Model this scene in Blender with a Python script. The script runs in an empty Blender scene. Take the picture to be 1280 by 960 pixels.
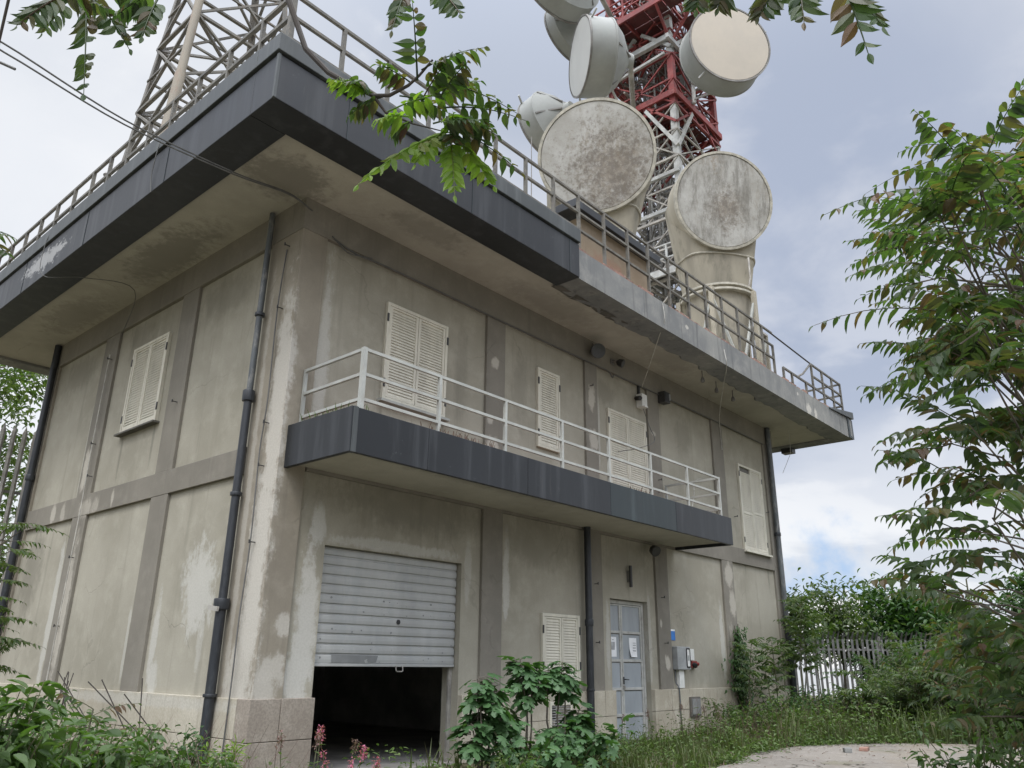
import bpy, math, random
from mathutils import Vector as V
from math import sin, cos, pi, radians as rad, sqrt

SC = bpy.context.scene
COL = SC.collection
UP = V((0, 0, 1))

# ---------------------------------------------------------------- helpers
class MB:
    """collects faces; build() links them as ONE mesh object"""
    def __init__(s):
        s.v = []; s.f = []
    def add(s, vs, fs):
        o = len(s.v); s.v.extend([tuple(p) for p in vs]); s.f.extend([[i + o for i in f] for f in fs])
        return s
    def box(s, x0, x1, y0, y1, z0, z1):
        return s.add([(x0,y0,z0),(x1,y0,z0),(x1,y1,z0),(x0,y1,z0),(x0,y0,z1),(x1,y0,z1),(x1,y1,z1),(x0,y1,z1)],
              [(0,3,2,1),(4,5,6,7),(0,1,5,4),(1,2,6,5),(2,3,7,6),(3,0,4,7)])
    def bar(s, p, q, w, h=None, up=None):
        p, q = V(p), V(q); h = h or w
        d = (q - p).normalized()
        u = V(up) if up else (UP if abs(d.z) < .95 else V((1, 0, 0)))
        a = d.cross(u).normalized() * (w / 2); b = a.cross(d).normalized() * (h / 2)
        vs = [p-a-b, p+a-b, p+a+b, p-a+b, q-a-b, q+a-b, q+a+b, q-a+b]
        return s.add(vs, [(0,3,2,1),(4,5,6,7),(0,1,5,4),(1,2,6,5),(2,3,7,6),(3,0,4,7)])
    def angle(s, p, q, w, t, a, b):
        """L-section member from p to q, flanges along unit vectors a and b"""
        p, q, a, b = V(p), V(q), V(a), V(b)
        prof = [V((0,0,0)), a*w, a*w + b*t, a*t + b*t, a*t + b*w, b*w]
        vs = [p + k for k in prof] + [q + k for k in prof]
        fs = [(i, (i+1) % 6, (i+1) % 6 + 6, i + 6) for i in range(6)] + [(5,4,3,2,1,0), (6,7,8,9,10,11)]
        return s.add(vs, fs)
    def tube(s, pts, r, n=8, cap=True):
        pts = [V(p) for p in pts]; m = len(pts)
        rs = r if isinstance(r, (list, tuple)) else [r] * m
        o = len(s.v); prev = None
        for i, p in enumerate(pts):
            d = (pts[min(i+1, m-1)] - pts[max(i-1, 0)]).normalized()
            if prev is None:
                prev = d.cross(UP if abs(d.z) < .9 else V((1, 0, 0))).normalized()
            a = (prev - d * prev.dot(d)).normalized(); prev = a
            b = d.cross(a)
            for k in range(n):
                t = 2 * pi * k / n
                s.v.append(tuple(p + (a * cos(t) + b * sin(t)) * rs[i]))
        for i in range(m - 1):
            for k in range(n):
                k2 = (k + 1) % n
                s.f.append([o + i*n + k, o + i*n + k2, o + (i+1)*n + k2, o + (i+1)*n + k])
        if cap:
            s.f.append([o + k for k in range(n)][::-1]); s.f.append([o + (m-1)*n + k for k in range(n)])
        return s
    def lathe(s, c, axis, prof, n=48, cap0=True, cap1=True):
        """prof: (distance along axis, radius) from point c"""
        c = V(c); d = V(axis).normalized()
        a = d.cross(UP if abs(d.z) < .9 else V((1, 0, 0))).normalized(); b = d.cross(a)
        o = len(s.v); m = len(prof)
        for (h, r) in prof:
            for k in range(n):
                t = 2 * pi * k / n
                s.v.append(tuple(c + d*h + (a*cos(t) + b*sin(t)) * r))
        for i in range(m - 1):
            for k in range(n):
                k2 = (k + 1) % n
                s.f.append([o+i*n+k, o+i*n+k2, o+(i+1)*n+k2, o+(i+1)*n+k])
        if cap0: s.f.append([o + k for k in range(n)][::-1])
        if cap1: s.f.append([o + (m-1)*n + k for k in range(n)])
        return s
    def build(s, name, mat, parent=None, smooth=False, bevel=0):
        me = bpy.data.meshes.new(name)
        me.from_pydata(s.v, [], s.f); me.update()
        me.materials.append(mat)
        o = bpy.data.objects.new(name, me); COL.objects.link(o)
        if smooth:
            for p in me.polygons: p.use_smooth = True
            try: me.set_sharp_from_angle(angle=rad(38))
            except Exception: pass
        if bevel:
            b = o.modifiers.new('bevel', 'BEVEL'); b.width = bevel; b.segments = 2; b.limit_method = 'ANGLE'
        if parent:
            o.parent = parent
            w = V((0, 0, 0)); p = parent
            while p: w += p.location; p = p.parent
            o.location = -w
        return o

def tag(o, label=None, cat=None, group=None, kind=None):
    if label: o['label'] = label
    if cat: o['category'] = cat
    if group: o['group'] = group
    if kind: o['kind'] = kind
    return o

def thing(name, loc, label, cat, group=None):
    o = bpy.data.objects.new(name, None); COL.objects.link(o); o.location = loc
    o.empty_display_size = .2
    return tag(o, label, cat, group)

def grid_wall(mb, along, a0, a1, z0, z1, d0, d1, holes):
    """wall sheet pair at depths d0 (outer), d1 (inner) with reveals around holes (a0,a1,z0,z1)"""
    A = sorted({a0, a1, *[h[0] for h in holes], *[h[1] for h in holes]})
    Z = sorted({z0, z1, *[h[2] for h in holes], *[h[3] for h in holes]})
    P = (lambda a, d, z: (a, d, z)) if along == 'x' else (lambda a, d, z: (d, a, z))
    for i in range(len(A) - 1):
        for j in range(len(Z) - 1):
            ca, cz = (A[i] + A[i+1]) / 2, (Z[j] + Z[j+1]) / 2
            if any(h[0] < ca < h[1] and h[2] < cz < h[3] for h in holes): continue
            for d in (d0, d1):
                mb.add([P(A[i], d, Z[j]), P(A[i+1], d, Z[j]), P(A[i+1], d, Z[j+1]), P(A[i], d, Z[j+1])], [(0,1,2,3)])
    for h in holes:
        for (p, q) in (((h[0],h[2]),(h[0],h[3])), ((h[1],h[2]),(h[1],h[3])), ((h[0],h[3]),(h[1],h[3])), ((h[0],h[2]),(h[1],h[2]))):
            mb.add([P(p[0],d0,p[1]), P(q[0],d0,q[1]), P(q[0],d1,q[1]), P(p[0],d1,p[1])], [(0,1,2,3)])

# ---------------------------------------------------------------- materials
class NT:
    def __init__(s, name):
        s.m = bpy.data.materials.new(name); s.m.use_nodes = True
        s.t = s.m.node_tree
        s.p = s.t.nodes['Principled BSDF']; s.out = s.t.nodes['Material Output']
    def n(s, typ, **kw):
        x = s.t.nodes.new(typ)
        for k, v in kw.items():
            if k == 'inp':
                for a, b in v.items(): s.set(x, a, b)
            else: setattr(x, k, v)
        return x
    def set(s, x, a, b):
        if isinstance(b, bpy.types.NodeSocket): s.t.links.new(b, x.inputs[a])
        else: x.inputs[a].default_value = b
    def coord(s):
        if not hasattr(s, '_c'): s._c = s.n('ShaderNodeTexCoord').outputs['Object']
        return s._c
    def noise(s, scale, detail=4, rough=.55, sc=None, dist=0, off=0):
        c = s.coord()
        if sc or off:
            mp = s.n('ShaderNodeMapping', inp={'Vector': c})
            if sc: mp.inputs['Scale'].default_value = sc
            if off: mp.inputs['Location'].default_value = (off, off*1.7, off*.6)
            c = mp.outputs[0]
        return s.n('ShaderNodeTexNoise', inp={'Vector': c, 'Scale': scale, 'Detail': detail, 'Roughness': rough, 'Distortion': dist}).outputs['Fac']
    def ramp(s, fac, lo, hi, a=0., b=1.):
        return s.n('ShaderNodeMapRange', interpolation_type='SMOOTHSTEP', inp={'Value': fac, 'From Min': lo, 'From Max': hi, 'To Min': a, 'To Max': b}).outputs[0]
    def mix(s, f, a, b, mode='MIX'):
        x = s.n('ShaderNodeMix', data_type='RGBA', blend_type=mode)
        s.set(x, 0, f)
        for i, c in ((6, a), (7, b)):
            s.set(x, i, c if isinstance(c, bpy.types.NodeSocket) else (*c, 1))
        return x.outputs[2]
    def math(s, op, a, b=0., clamp=False):
        x = s.n('ShaderNodeMath', operation=op, use_clamp=clamp)
        s.set(x, 0, a); s.set(x, 1, b)
        return x.outputs[0]
    def blotch(s, c, r, edge):
        """soft ellipsoid mask broken up by the noise socket 'edge'"""
        mp = s.n('ShaderNodeMapping', inp={'Vector': s.coord()})
        mp.inputs['Scale'].default_value = (1/r[0], 1/r[1], 1/r[2])
        mp.inputs['Location'].default_value = (-c[0]/r[0], -c[1]/r[1], -c[2]/r[2])
        ln = s.n('ShaderNodeVectorMath', operation='LENGTH', inp={0: mp.outputs[0]}).outputs['Value']
        return s.math('ADD', ln, edge)
    def bump(s, h, strength=.3, dist=.02):
        b = s.n('ShaderNodeBump', inp={'Height': h, 'Strength': strength, 'Distance': dist})
        s.t.links.new(b.outputs[0], s.p.inputs['Normal'])
    def fin(s, col=None, rough=.8, metal=0., spec=.5):
        if col is not None: s.set(s.p, 'Base Color', col if isinstance(col, bpy.types.NodeSocket) else (*col, 1))
        s.set(s.p, 'Roughness', rough); s.set(s.p, 'Metallic', metal); s.set(s.p, 'Specular IOR Level', spec)
        return s.m

def plaster(name, base, dark, light, blot=(), streak=.5, speck=.14, peel=None, blotcol=(.5,.49,.45), stains_darks=()):
    t = NT(name)
    big = t.noise(.55, 5, .6); mid = t.noise(3.1, 5, .6, off=3.1); fine = t.noise(38, 3, .6)
    st = t.noise(1.0, 5, .65, sc=(5.5, 5.5, .32), off=1.3)
    c = t.mix(t.ramp(big, .35, .68), dark, base)
    c = t.mix(t.math('MULTIPLY', t.ramp(mid, .45, .75), .4), c, light)
    c = t.mix(t.math('MULTIPLY', t.ramp(st, .54, .72), streak), c, tuple(k*.62 for k in dark))
    st2 = t.noise(1.0, 4, .6, sc=(3.1, 3.1, .22), off=7.7)
    c = t.mix(t.math('MULTIPLY', t.ramp(st2, .58, .74), streak*.7), c, light)
    edge = t.math('ADD', t.math('MULTIPLY', t.math('SUBTRACT', t.noise(2.6, 7, .74, off=5.), .5), 1.5), t.math('MULTIPLY', t.math('SUBTRACT', t.noise(9., 5, .7, off=8., sc=(1,1,.45)), .5), 1.3))
    rel = 0.
    for (cc, rr, s) in blot:
        d = t.blotch(cc, rr, edge)
        mk = t.math('MULTIPLY', t.ramp(d, 1.05, .55), s)
        c = t.mix(mk, c, blotcol); rel = t.math('ADD', mk, rel)
    for (cc, rr, s) in stains_darks:
        d = t.blotch(cc, rr, edge)
        c = t.mix(t.math('MULTIPLY', t.ramp(d, 1.15, .45), s), c, tuple(k*.5 for k in dark))
    if peel:
        pn = t.noise(1.7, 7, .7, sc=(1, 1, .6), off=2.2)
        c = t.mix(t.ramp(pn, peel, peel + .03), c, blotcol)
    c = t.mix(t.math('MULTIPLY', t.ramp(fine, .38, .62), speck), c, tuple(k*.8 for k in dark))
    vo = t.n('ShaderNodeTexVoronoi', feature='DISTANCE_TO_EDGE', inp={'Vector': t.n('ShaderNodeVectorMath', operation='ADD', inp={0: t.coord(), 1: t.n('ShaderNodeTexNoise', inp={'Vector': t.coord(), 'Scale': 1.1, 'Detail': 5.}).outputs['Color']}).outputs[0], 'Scale': .33}).outputs['Distance']
    crk = t.math('MULTIPLY', t.ramp(vo, .006, .001), t.ramp(t.noise(.8, 3, off=17), .5, .62))
    c = t.mix(t.math('MULTIPLY', crk, .22), c, tuple(k*.4 for k in dark))
    h = t.math('ADD', t.math('MULTIPLY', fine, .35), t.math('MULTIPLY', mid, .6))
    h = t.math('SUBTRACT', t.math('SUBTRACT', h, t.math('MULTIPLY', rel, .5)), t.math('MULTIPLY', crk, .4))
    t.bump(h, .35, .012)
    return t.fin(c, .92, spec=.2)

def flat(name, col, rough=.6, metal=0., var=.25, scale=6., bump=0., spec=.5, dirt=None, damt=.5, streak=False):
    t = NT(name)
    n = t.noise(scale, 5, .6, sc=(1, 1, .25) if streak else None)
    c = t.mix(t.ramp(n, .3, .7), tuple(k*(1-var) for k in col), tuple(min(1, k*(1+var)) for k in col))
    if dirt:
        n2 = t.noise(scale*1.9, 6, .7, off=4.2, sc=(1, 1, .35) if streak else None)
        c = t.mix(t.math('MULTIPLY', t.ramp(n2, .5, .66), damt), c, dirt)
    if bump: t.bump(t.noise(scale*5, 4, .6), bump, .01)
    rr = t.ramp(n, .2, .8, rough*.8, min(1, rough*1.15))
    t.set(t.p, 'Base Color', c); t.set(t.p, 'Roughness', rr); t.set(t.p, 'Metallic', metal); t.set(t.p, 'Specular IOR Level', spec)
    return t.m

def leafmat(name, cols, trans=.35, rough=.45):
    """cols: list of colours picked per leaf island"""
    t = NT(name)
    g = t.n('ShaderNodeNewGeometry').outputs['Random Per Island']
    cr = t.n('ShaderNodeValToRGB'); t.t.links.new(g, cr.inputs[0])
    e = cr.color_ramp.elements
    while len(e) < len(cols): e.new(.5)
    for i, c in enumerate(cols):
        e[i].position = i / (len(cols) - 1); e[i].color = (*c, 1)
    col = t.mix(t.math('MULTIPLY', t.ramp(t.noise(1.3, 3), .35, .7), .45), cr.outputs[0], tuple(k*.5 for k in cols[1]))
    t.set(t.p, 'Base Color', col); t.set(t.p, 'Roughness', rough); t.set(t.p, 'Specular IOR Level', .35)
    tr = t.n('ShaderNodeBsdfTranslucent')
    tc = t.mix(1., col, (1.5, 1.9, .55), 'MULTIPLY'); t.t.links.new(tc, tr.inputs[0])
    mx = t.n('ShaderNodeMixShader', inp={0: trans}); t.t.links.new(t.p.outputs[0], mx.inputs[1]); t.t.links.new(tr.outputs[0], mx.inputs[2])
    t.t.links.new(mx.outputs[0], t.out.inputs[0])
    return t.m

M = {}
PB, PD, PL_ = (.362,.341,.282), (.288,.27,.218), (.445,.422,.352)
M['panel'] = plaster('panel_plaster', PB, PD, PL_, streak=.3,
    blot=[((.05,1.78,2.45),(.5,.56,.74),.8), ((.05,1.55,1.75),(.4,.10,.5),.4), ((.05,2.93,1.7),(.4,.10,.85),.75), ((.05,2.8,1.2),(.4,.18,.3),.75),
          ((.05,7.15,2.1),(.4,.14,1.7),.7), ((.05,3.85,1.7),(.4,.06,.8),.55), ((.05,6.98,5.3),(.4,.1,1.3),.45),
          ((.72,.05,1.9),(.2,.3,1.15),.95), ((.62,.05,1.25),(.26,.3,.4),.9), ((.8,.05,3.25),(.14,.3,.35),.8), ((2.2,.05,3.1),(1.5,.3,.11),.55), ((3.82,.05,2.9),(.10,.3,.7),.4),
          ((4.78,.05,2.9),(.11,.3,.9),.7), ((.58,.05,5.6),(.13,.3,1.9),.6), ((7.72,.05,6.2),(.07,.3,1.1),.5), ((12.7,.05,2.0),(.12,.3,1.0),.7), ((10.25,.05,2.9),(.07,.3,.9),.6), ((7.85,.05,1.9),(.08,.3,.9),.6), ((9.4,.05,2.0),(.1,.3,1.0),.4)],
    stains_darks=[((.05,8.6,3.0),(.5,.55,1.0),.5), ((.05,4.1,5.0),(.3,.05,.5),.5), ((.05,5.35,4.95),(.3,.05,.5),.5), ((1.75,.05,5.0),(.05,.3,.5),.5), ((3.1,.05,4.95),(.06,.3,.6),.5), ((14.3,.05,4.1),(.06,.3,.4),.5), ((15.7,.05,3.9),(.06,.3,.5),.5), ((3.5,.05,6.2),(.18,.3,1.0),.3), ((5.1,.05,6.4),(.25,.3,.9),.3), ((8.0,.05,7.1),(.4,.3,.35),.4), ((11.4,.05,6.9),(.5,.3,.5),.25), ((.05,2.2,7.2),(.3,.9,.4),.35), ((.05,5.3,7.3),(.3,.6,.35),.35), ((.05,8.2,7.2),(.3,.9,.45),.4), ((2.6,.05,3.75),(2.0,.3,.45),.45), ((5.7,.05,3.6),(1.2,.3,.6),.35), ((8.6,.05,3.6),(1.0,.3,.45),.3)])  # wide blots darken the panels below eaves beam and balcony
M['band'] = plaster('band_plaster', (.232,.215,.182), (.188,.174,.147), (.29,.27,.232), streak=.25,
    blot=[((4.35,0,6.75),(.15,.2,.13),.9), ((4.3,0,5.05),(.22,.2,.28),.95), ((4.22,0,5.6),(.1,.2,.1),.8), ((7.4,0,6.85),(.15,.2,.32),.9), ((7.45,0,5.9),(.2,.2,.25),.9), ((9.9,0,6.6),(.12,.2,.08),.7), ((10.0,0,1.5),(.12,.2,.17),.9), ((9.8,0,2.3),(.05,.2,.12),.8),
          ((13.2,0,3.6),(.25,.2,.35),.8), ((13.3,0,2.9),(.2,.2,.4),.8), ((13.1,0,2.0),(.12,.2,.5),.7),
          ((0,6.45,2.3),(.2,.15,1.5),.9), ((0,6.7,4.9),(.2,.13,.55),.9), ((0,6.35,4.1),(.2,.35,.2),.6), ((0,7.9,4.15),(.2,.13,.25),.8), ((0,7.4,4.1),(.2,.12,.25),.6), ((0,5.2,4.15),(.2,.06,.17),.7), ((0,5.9,4.1),(.2,.2,.2),.5)],
    blotcol=(.46,.43,.37))
M['corner'] = plaster('corner_plaster', (.30,.27,.215), (.23,.205,.165), (.38,.35,.29), streak=.35,
    blot=[((0,.16,4.9),(.16,.26,2.1),1.), ((0,.24,2.6),(.16,.28,2.0),1.), ((0,.35,1.2),(.16,.36,.9),.75), ((.24,0,1.35),(.3,.16,.22),.9), ((.15,0,1.15),(.2,.16,.35),.9), ((.36,0,1.9),(.16,.16,.16),.9), ((0,.66,3),(.1,.08,4.5),.5)],
    blotcol=(.47,.445,.395))
M['soffit'] = plaster('soffit_plaster', (.44,.415,.355), (.355,.335,.285), (.50,.475,.41), streak=0., stains_darks=[((-.5,-.2,8.18),(.75,.65,.5),.75), ((-.5,3.4,8.18),(.5,1.7,.5),.7), ((-.5,7.4,8.18),(.5,1.5,.5),.5), ((1.9,-.7,8.18),(.9,.35,.5),.5), ((5.5,-.5,8.18),(1.5,.4,.5),.35), ((9.5,-.7,8.18),(1.3,.4,.5),.35), ((3,-1.2,4.02),(2.5,.25,.3),.4)])
M['concrete'] = plaster('weathered_concrete', (.26,.26,.245), (.17,.175,.175), (.36,.35,.32), streak=.75, blot=[((15.6,-1.65,8.3),(.2,.3,.16),.9), ((16.1,-1.65,8.25),(.12,.3,.2),.9), ((14.9,-1.65,8.55),(.06,.3,.06),.9), ((8.8,-1.65,8.5),(.1,.3,.06),.8)], blotcol=(.5,.48,.43))
M['rough'] = plaster('broken_concrete', (.17,.16,.14), (.10,.095,.085), (.24,.225,.2), streak=.3)
M['penthouse'] = plaster('rusty_render', (.33,.27,.20), (.27,.21,.15), (.40,.34,.26), streak=.55, blot=[((6.6,-1.1,9.2),(.8,.4,.35),.6)], blotcol=(.33,.19,.14))
M['stone'] = plaster('travertine', (.48,.445,.365), (.37,.335,.265), (.62,.585,.50), streak=.5, speck=.35, blot=[((-.03,3.0,.9),(.3,4.,.10),.5)], stains_darks=[((5.6,-.03,.9),(.8,.3,.4),.4)])
M['granite'] = plaster('pinkish_stone', (.37,.33,.28), (.25,.215,.18), (.50,.465,.40), streak=.25, speck=.55)
M['tube'] = flat('weathered_tube', (.235,.21,.17), .75, var=.2, scale=2, dirt=(.26,.17,.13), damt=.5, streak=True)
M['brick'] = flat('brick_red', (.235,.135,.105), .9, var=.3, scale=4, bump=.4, dirt=(.40,.33,.28), damt=.7)

def cladding_mat(name, col, rough):
    t = NT(name)
    st = t.noise(1., 5, .62, sc=(3.4, 3.4, .25)); big = t.noise(.5, 4, .6, off=2); sm = t.noise(7, 6, .7, off=6)
    c = t.mix(t.ramp(big, .3, .7), tuple(k*.8 for k in col), col)
    c = t.mix(t.math('MULTIPLY', t.ramp(st, .48, .7), .7), c, tuple(k*1.7 + .022 for k in col))
    c = t.mix(t.math('MULTIPLY', t.ramp(sm, .64, .74), .3), c, (.13,.135,.135))
    rs = t.noise(1., 6, .7, sc=(9, 9, .5), off=12); c = t.mix(t.math('MULTIPLY', t.ramp(rs, .64, .76), .4), c, (.12,.11,.095))
    d = t.blotch((-1.68, 6.0, 8.5), (.3, 1.2, .22), t.math('MULTIPLY', t.math('SUBTRACT', t.noise(3, 6, .75, sc=(1,1.6,3), off=9), .5), 3.2))
    c = t.mix(t.math('MULTIPLY', t.ramp(d, .9, .6), .5), c, (.5,.5,.49))
    t.set(t.p, 'Base Color', c); t.set(t.p, 'Roughness', t.ramp(st, .3, .75, rough, rough + .2)); t.set(t.p, 'Specular IOR Level', .42)
    t.bump(big, .25, .05)
    return t.m
M['clad'] = cladding_mat('cladding_slate', (.016,.0185,.022), .34)
M['cladcap'] = cladding_mat('cladding_cap', (.055,.062,.064), .4)
M['cladend'] = cladding_mat('cladding_greenish', (.022,.031,.034), .36)
M['rail'] = flat('galvanised_rail', (.115,.11,.096), .65, .1, var=.35, scale=7, dirt=(.20,.165,.125), damt=.5)
M['whiterail'] = flat('painted_rail', (.36,.37,.345), .5, var=.12, scale=3, dirt=(.27,.24,.20), damt=.3)
M['galv'] = flat('galvanised_steel', (.36,.345,.315), .65, .25, var=.3, scale=3, dirt=(.22,.17,.13), damt=.45)
M['mast'] = flat('mast_steel', (.15,.143,.126), .65, .2, var=.3, scale=3, dirt=(.19,.14,.10), damt=.5)
M['galvdark'] = flat('dull_steel', (.20,.195,.185), .65, .3, var=.3, scale=3, dirt=(.15,.11,.09), damt=.4)
M['red'] = flat('faded_red_steel', (.20,.036,.034), .65, var=.35, scale=2.2, dirt=(.33,.14,.12), damt=.35)
M['darkred'] = flat('dark_red_plate', (.09,.022,.022), .7, var=.3, scale=2, dirt=(.10,.08,.075), damt=.6)
M['whitest'] = flat('white_steel', (.42,.43,.42), .6, var=.25, scale=2.5, dirt=(.35,.31,.27), damt=.4)
M['shutter'] = flat('shutter_paint', (.58,.555,.465), .6, var=.08, scale=3, dirt=(.42,.39,.32), damt=.45, streak=True)
M['shutdark'] = flat('shutter_gap', (.12,.115,.10), .8)
M['roller'] = flat('roller_steel', (.375,.38,.37), .55, .1, var=.12, scale=2.2, dirt=(.30,.32,.33), damt=.35, streak=True)
M['primer'] = flat('grey_patch', (.19,.195,.195), .6, var=.1, scale=5)
M['door'] = flat('blue_grey_door', (.30,.325,.345), .5, var=.12, scale=2.5, dirt=(.25,.27,.29), damt=.4, streak=True)
M['doorframe'] = flat('door_frame_paint', (.42,.42,.395), .6, var=.15, scale=4, dirt=(.25,.23,.2), damt=.5)
M['pipe'] = flat('dark_pipe', (.020,.023,.028), .4, var=.3, scale=5, dirt=(.06,.065,.07), damt=.35, streak=True)
M['pipegrey'] = flat('grey_pipe', (.085,.095,.10), .5, var=.3, scale=6, dirt=(.30,.29,.27), damt=.5, streak=True)
M['fencegrey'] = flat('fence_grey', (.15,.15,.145), .6, .2, var=.3, scale=4, dirt=(.14,.11,.08), damt=.4)
M['black'] = flat('black_rubber', (.02,.02,.02), .6)
M['darkmetal'] = flat('dark_metal', (.05,.05,.05), .5, .3)
M['cable'] = flat('grey_cable', (.10,.10,.095), .7)
M['palecable'] = flat('pale_cable', (.42,.41,.37), .7)
M['white'] = flat('white_plastic', (.68,.68,.65), .5, var=.08)
M['paper'] = flat('white_paper', (.78,.79,.80), .8, var=.05)
M['print'] = flat('grey_print', (.36,.37,.38), .8)
M['greybox'] = flat('grey_box', (.30,.31,.31), .5, var=.15)
M['blue'] = flat('sign_blue', (.035,.17,.50), .5, var=.12)
M['redplastic'] = flat('red_plastic', (.22,.035,.03), .5, var=.3)
M['glass'] = flat('dark_glass', (.03,.035,.04), .12)
M['interior'] = flat('dim_interior', (.45,.44,.41), .95, var=.3, scale=1)
M['intfloor'] = flat('interior_floor', (.30,.285,.26), .9, var=.3, scale=1.5, bump=.2)
M['shroud'] = flat('dish_shroud', (.27,.28,.267), .65, var=.12, scale=1.2, dirt=(.27,.29,.275), damt=.5)
M['beige'] = flat('beige_radome', (.47,.425,.36), .75, var=.05, scale=1.5)
M['pale'] = flat('pale_radome', (.45,.455,.44), .75, var=.05, scale=1.5)
M['horn'] = flat('horn_paint', (.315,.288,.228), .8, var=.22, scale=1.1, dirt=(.16,.15,.115), damt=.65, streak=True)
M['seam'] = flat('horn_seam', (.38,.36,.30), .75)

def cover_mat(name, c, off, streaky=False):
    t = NT(name)
    a = t.noise(1.3, 6, .65, off=off); b = t.noise(4.5, 8, .75, off=off+2); st = t.noise(2.2, 6, .7, sc=(2.4,2.4,.8), off=off+4)
    col = t.mix(t.ramp(a, .3, .7), (.34,.33,.30), (.47,.465,.44))
    col = t.mix(t.math('MULTIPLY', t.ramp(st, .52, .68), .55), col, (.31,.285,.24))
    e = t.math('ADD', t.math('MULTIPLY', t.math('SUBTRACT', b, .5), 2.6), t.math('MULTIPLY', t.math('SUBTRACT', t.noise(11., 6, .75, off=off+9), .5), 3.4))
    d = t.blotch(c, (.95,.95,1.05) if not streaky else (.5,.5,.6), e)
    col = t.mix(t.math('MULTIPLY', t.ramp(d, 1.5, .2), .72), col, t.mix(t.ramp(b, .42, .6), (.10,.075,.052), (.21,.17,.125)))
    col = t.mix(t.math('MULTIPLY', t.ramp(t.noise(5.2, 7, .75, off=off+7), .56, .66), .5), col, (.20,.18,.145))
    if streaky:
        sv = t.noise(1.0, 7, .75, sc=(3.2,3.2,.7), off=off+13); col = t.mix(t.math('MULTIPLY', t.ramp(sv, .44, .66), .75), col, (.17,.16,.14))
        sw = t.noise(1.0, 7, .7, sc=(7,7,.6), off=off+16); col = t.mix(t.math('MULTIPLY', t.ramp(sw, .55, .7), .5), col, (.46,.45,.42))
        r2 = t.blotch((12.2,-1.2,15.2), (.5,.5,.45), e); col = t.mix(t.math('MULTIPLY', t.ramp(r2, 1.2, .4), .5), col, (.20,.14,.08))
    t.bump(a, .4, .06)
    return t.fin(col, .85, spec=.25)
# ---------------------------------------------------------------- the building
B = thing('equipment_building', (8, 5, 0), 'two-storey grey rendered equipment building with dark metal roof edge, long balcony and half-open roller shutter', 'building')
X1, Y1, ZS = 16.7, 9.9, 8.18          # right end, back end, soffit height

w = MB()
GAR = (.93, 3.67, .0, 3.0); SDR = (7.95, 9.36, .0, 2.72)
grid_wall(w, 'x', .055, X1 - .05, 0, ZS, .055, .42, [GAR, SDR])
w.box(.055, .42, .425, Y1 - .05, 0, ZS)
w.box(.42, X1 - .05, Y1 - .42, Y1 - .05, 0, ZS)
w.box(X1 - .42, X1 - .05, .425, Y1 - .425, 0, ZS)
w.build('wall', M['panel'], B)

# pilasters, each proud of the panels
MB().box(0, .45, 0, .85, 0, 7.7).build('corner_pilaster', M['corner'], B, bevel=.012)
for a, b in ((4.11, 4.62), (7.19, 7.63), (9.68, 10.2), (12.87, 13.46)):
    for z0, z1 in ((.9, 3.972), (4.368, 7.66)):
        MB().box(a, b, 0, .2, z0, z1).build('pilaster', M['band'], B, bevel=.008)
MB().box(16.05, X1, 0, .5, 0, 7.7).build('corner_pilaster', M['band'], B, bevel=.012)
for a, b in ((3.1, 3.68), (6.25, 6.88)):
    for z0, z1 in ((.9, 3.972), (4.368, 7.66)):
        MB().box(0, .2, a, b, z0, z1).build('pilaster', M['band'], B, bevel=.008)
MB().box(0, .5, 9.35, Y1, 0, 7.7).build('corner_pilaster', M['corner'], B, bevel=.012)
# string courses and the beam under the eaves
MB().box(.47, 16.03, -.006, .2, 3.97, 4.37).build('string_course', M['band'], B, bevel=.008)
MB().box(-.006, .2, .87, 9.33, 3.97, 4.37).build('string_course', M['band'], B, bevel=.008)
MB().box(-.016, X1 + .016, -.016, .3, 7.65, 8.2).build('eaves_beam', M['band'], B, bevel=.008)
MB().box(-.0155, .3, .302, Y1 + .016, 7.65, 8.2).build('eaves_beam', M['band'], B, bevel=.008)
MB().box(X1 - .3, X1 + .015, .302, Y1 + .015, 7.65, 8.2).build('eaves_beam', M['band'], B)

# stone plinth made of slabs
def slabs(along, a0, a1, d, zs, wid, seed, mat, thick=.10):
    rnd = random.Random(seed); mb = MB(); a = a0
    while a < a1 - .02:
        b = min(a1, a + wid * rnd.uniform(.85, 1.2))
        if a1 - b < .25: b = a1
        for z0, z1 in zip(zs[:-1], zs[1:]):
            j = rnd.uniform(-.004, .004)
            if along == 'x': mb.box(a + .004, b - .004, d + j, d + thick, z0 + .004, z1 - .004)
            else: mb.box(d + j, d + thick, a + .004, b - .004, z0 + .004, z1 - .004)
        a = b
    return mb.build('plinth', mat, B, bevel=.006)
slabs('x', -.035, .93, -.035, (0, .5, 1.0), .5, 1, M['granite'], .3)
slabs('x', 3.67, 7.95, -.035, (0, .52, .98), .75, 2, M['stone'])
slabs('x', 9.36, X1 + .03, -.035, (0, .55, .97), .72, 3, M['stone'])
slabs('y', .268, Y1 + .03, -.035, (0, .52, 1.0), .8, 4, M['stone'])
MB().box(-.01, .3, .3, Y1, 0, .97).build('plinth_backing', M['rough'], B)

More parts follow.
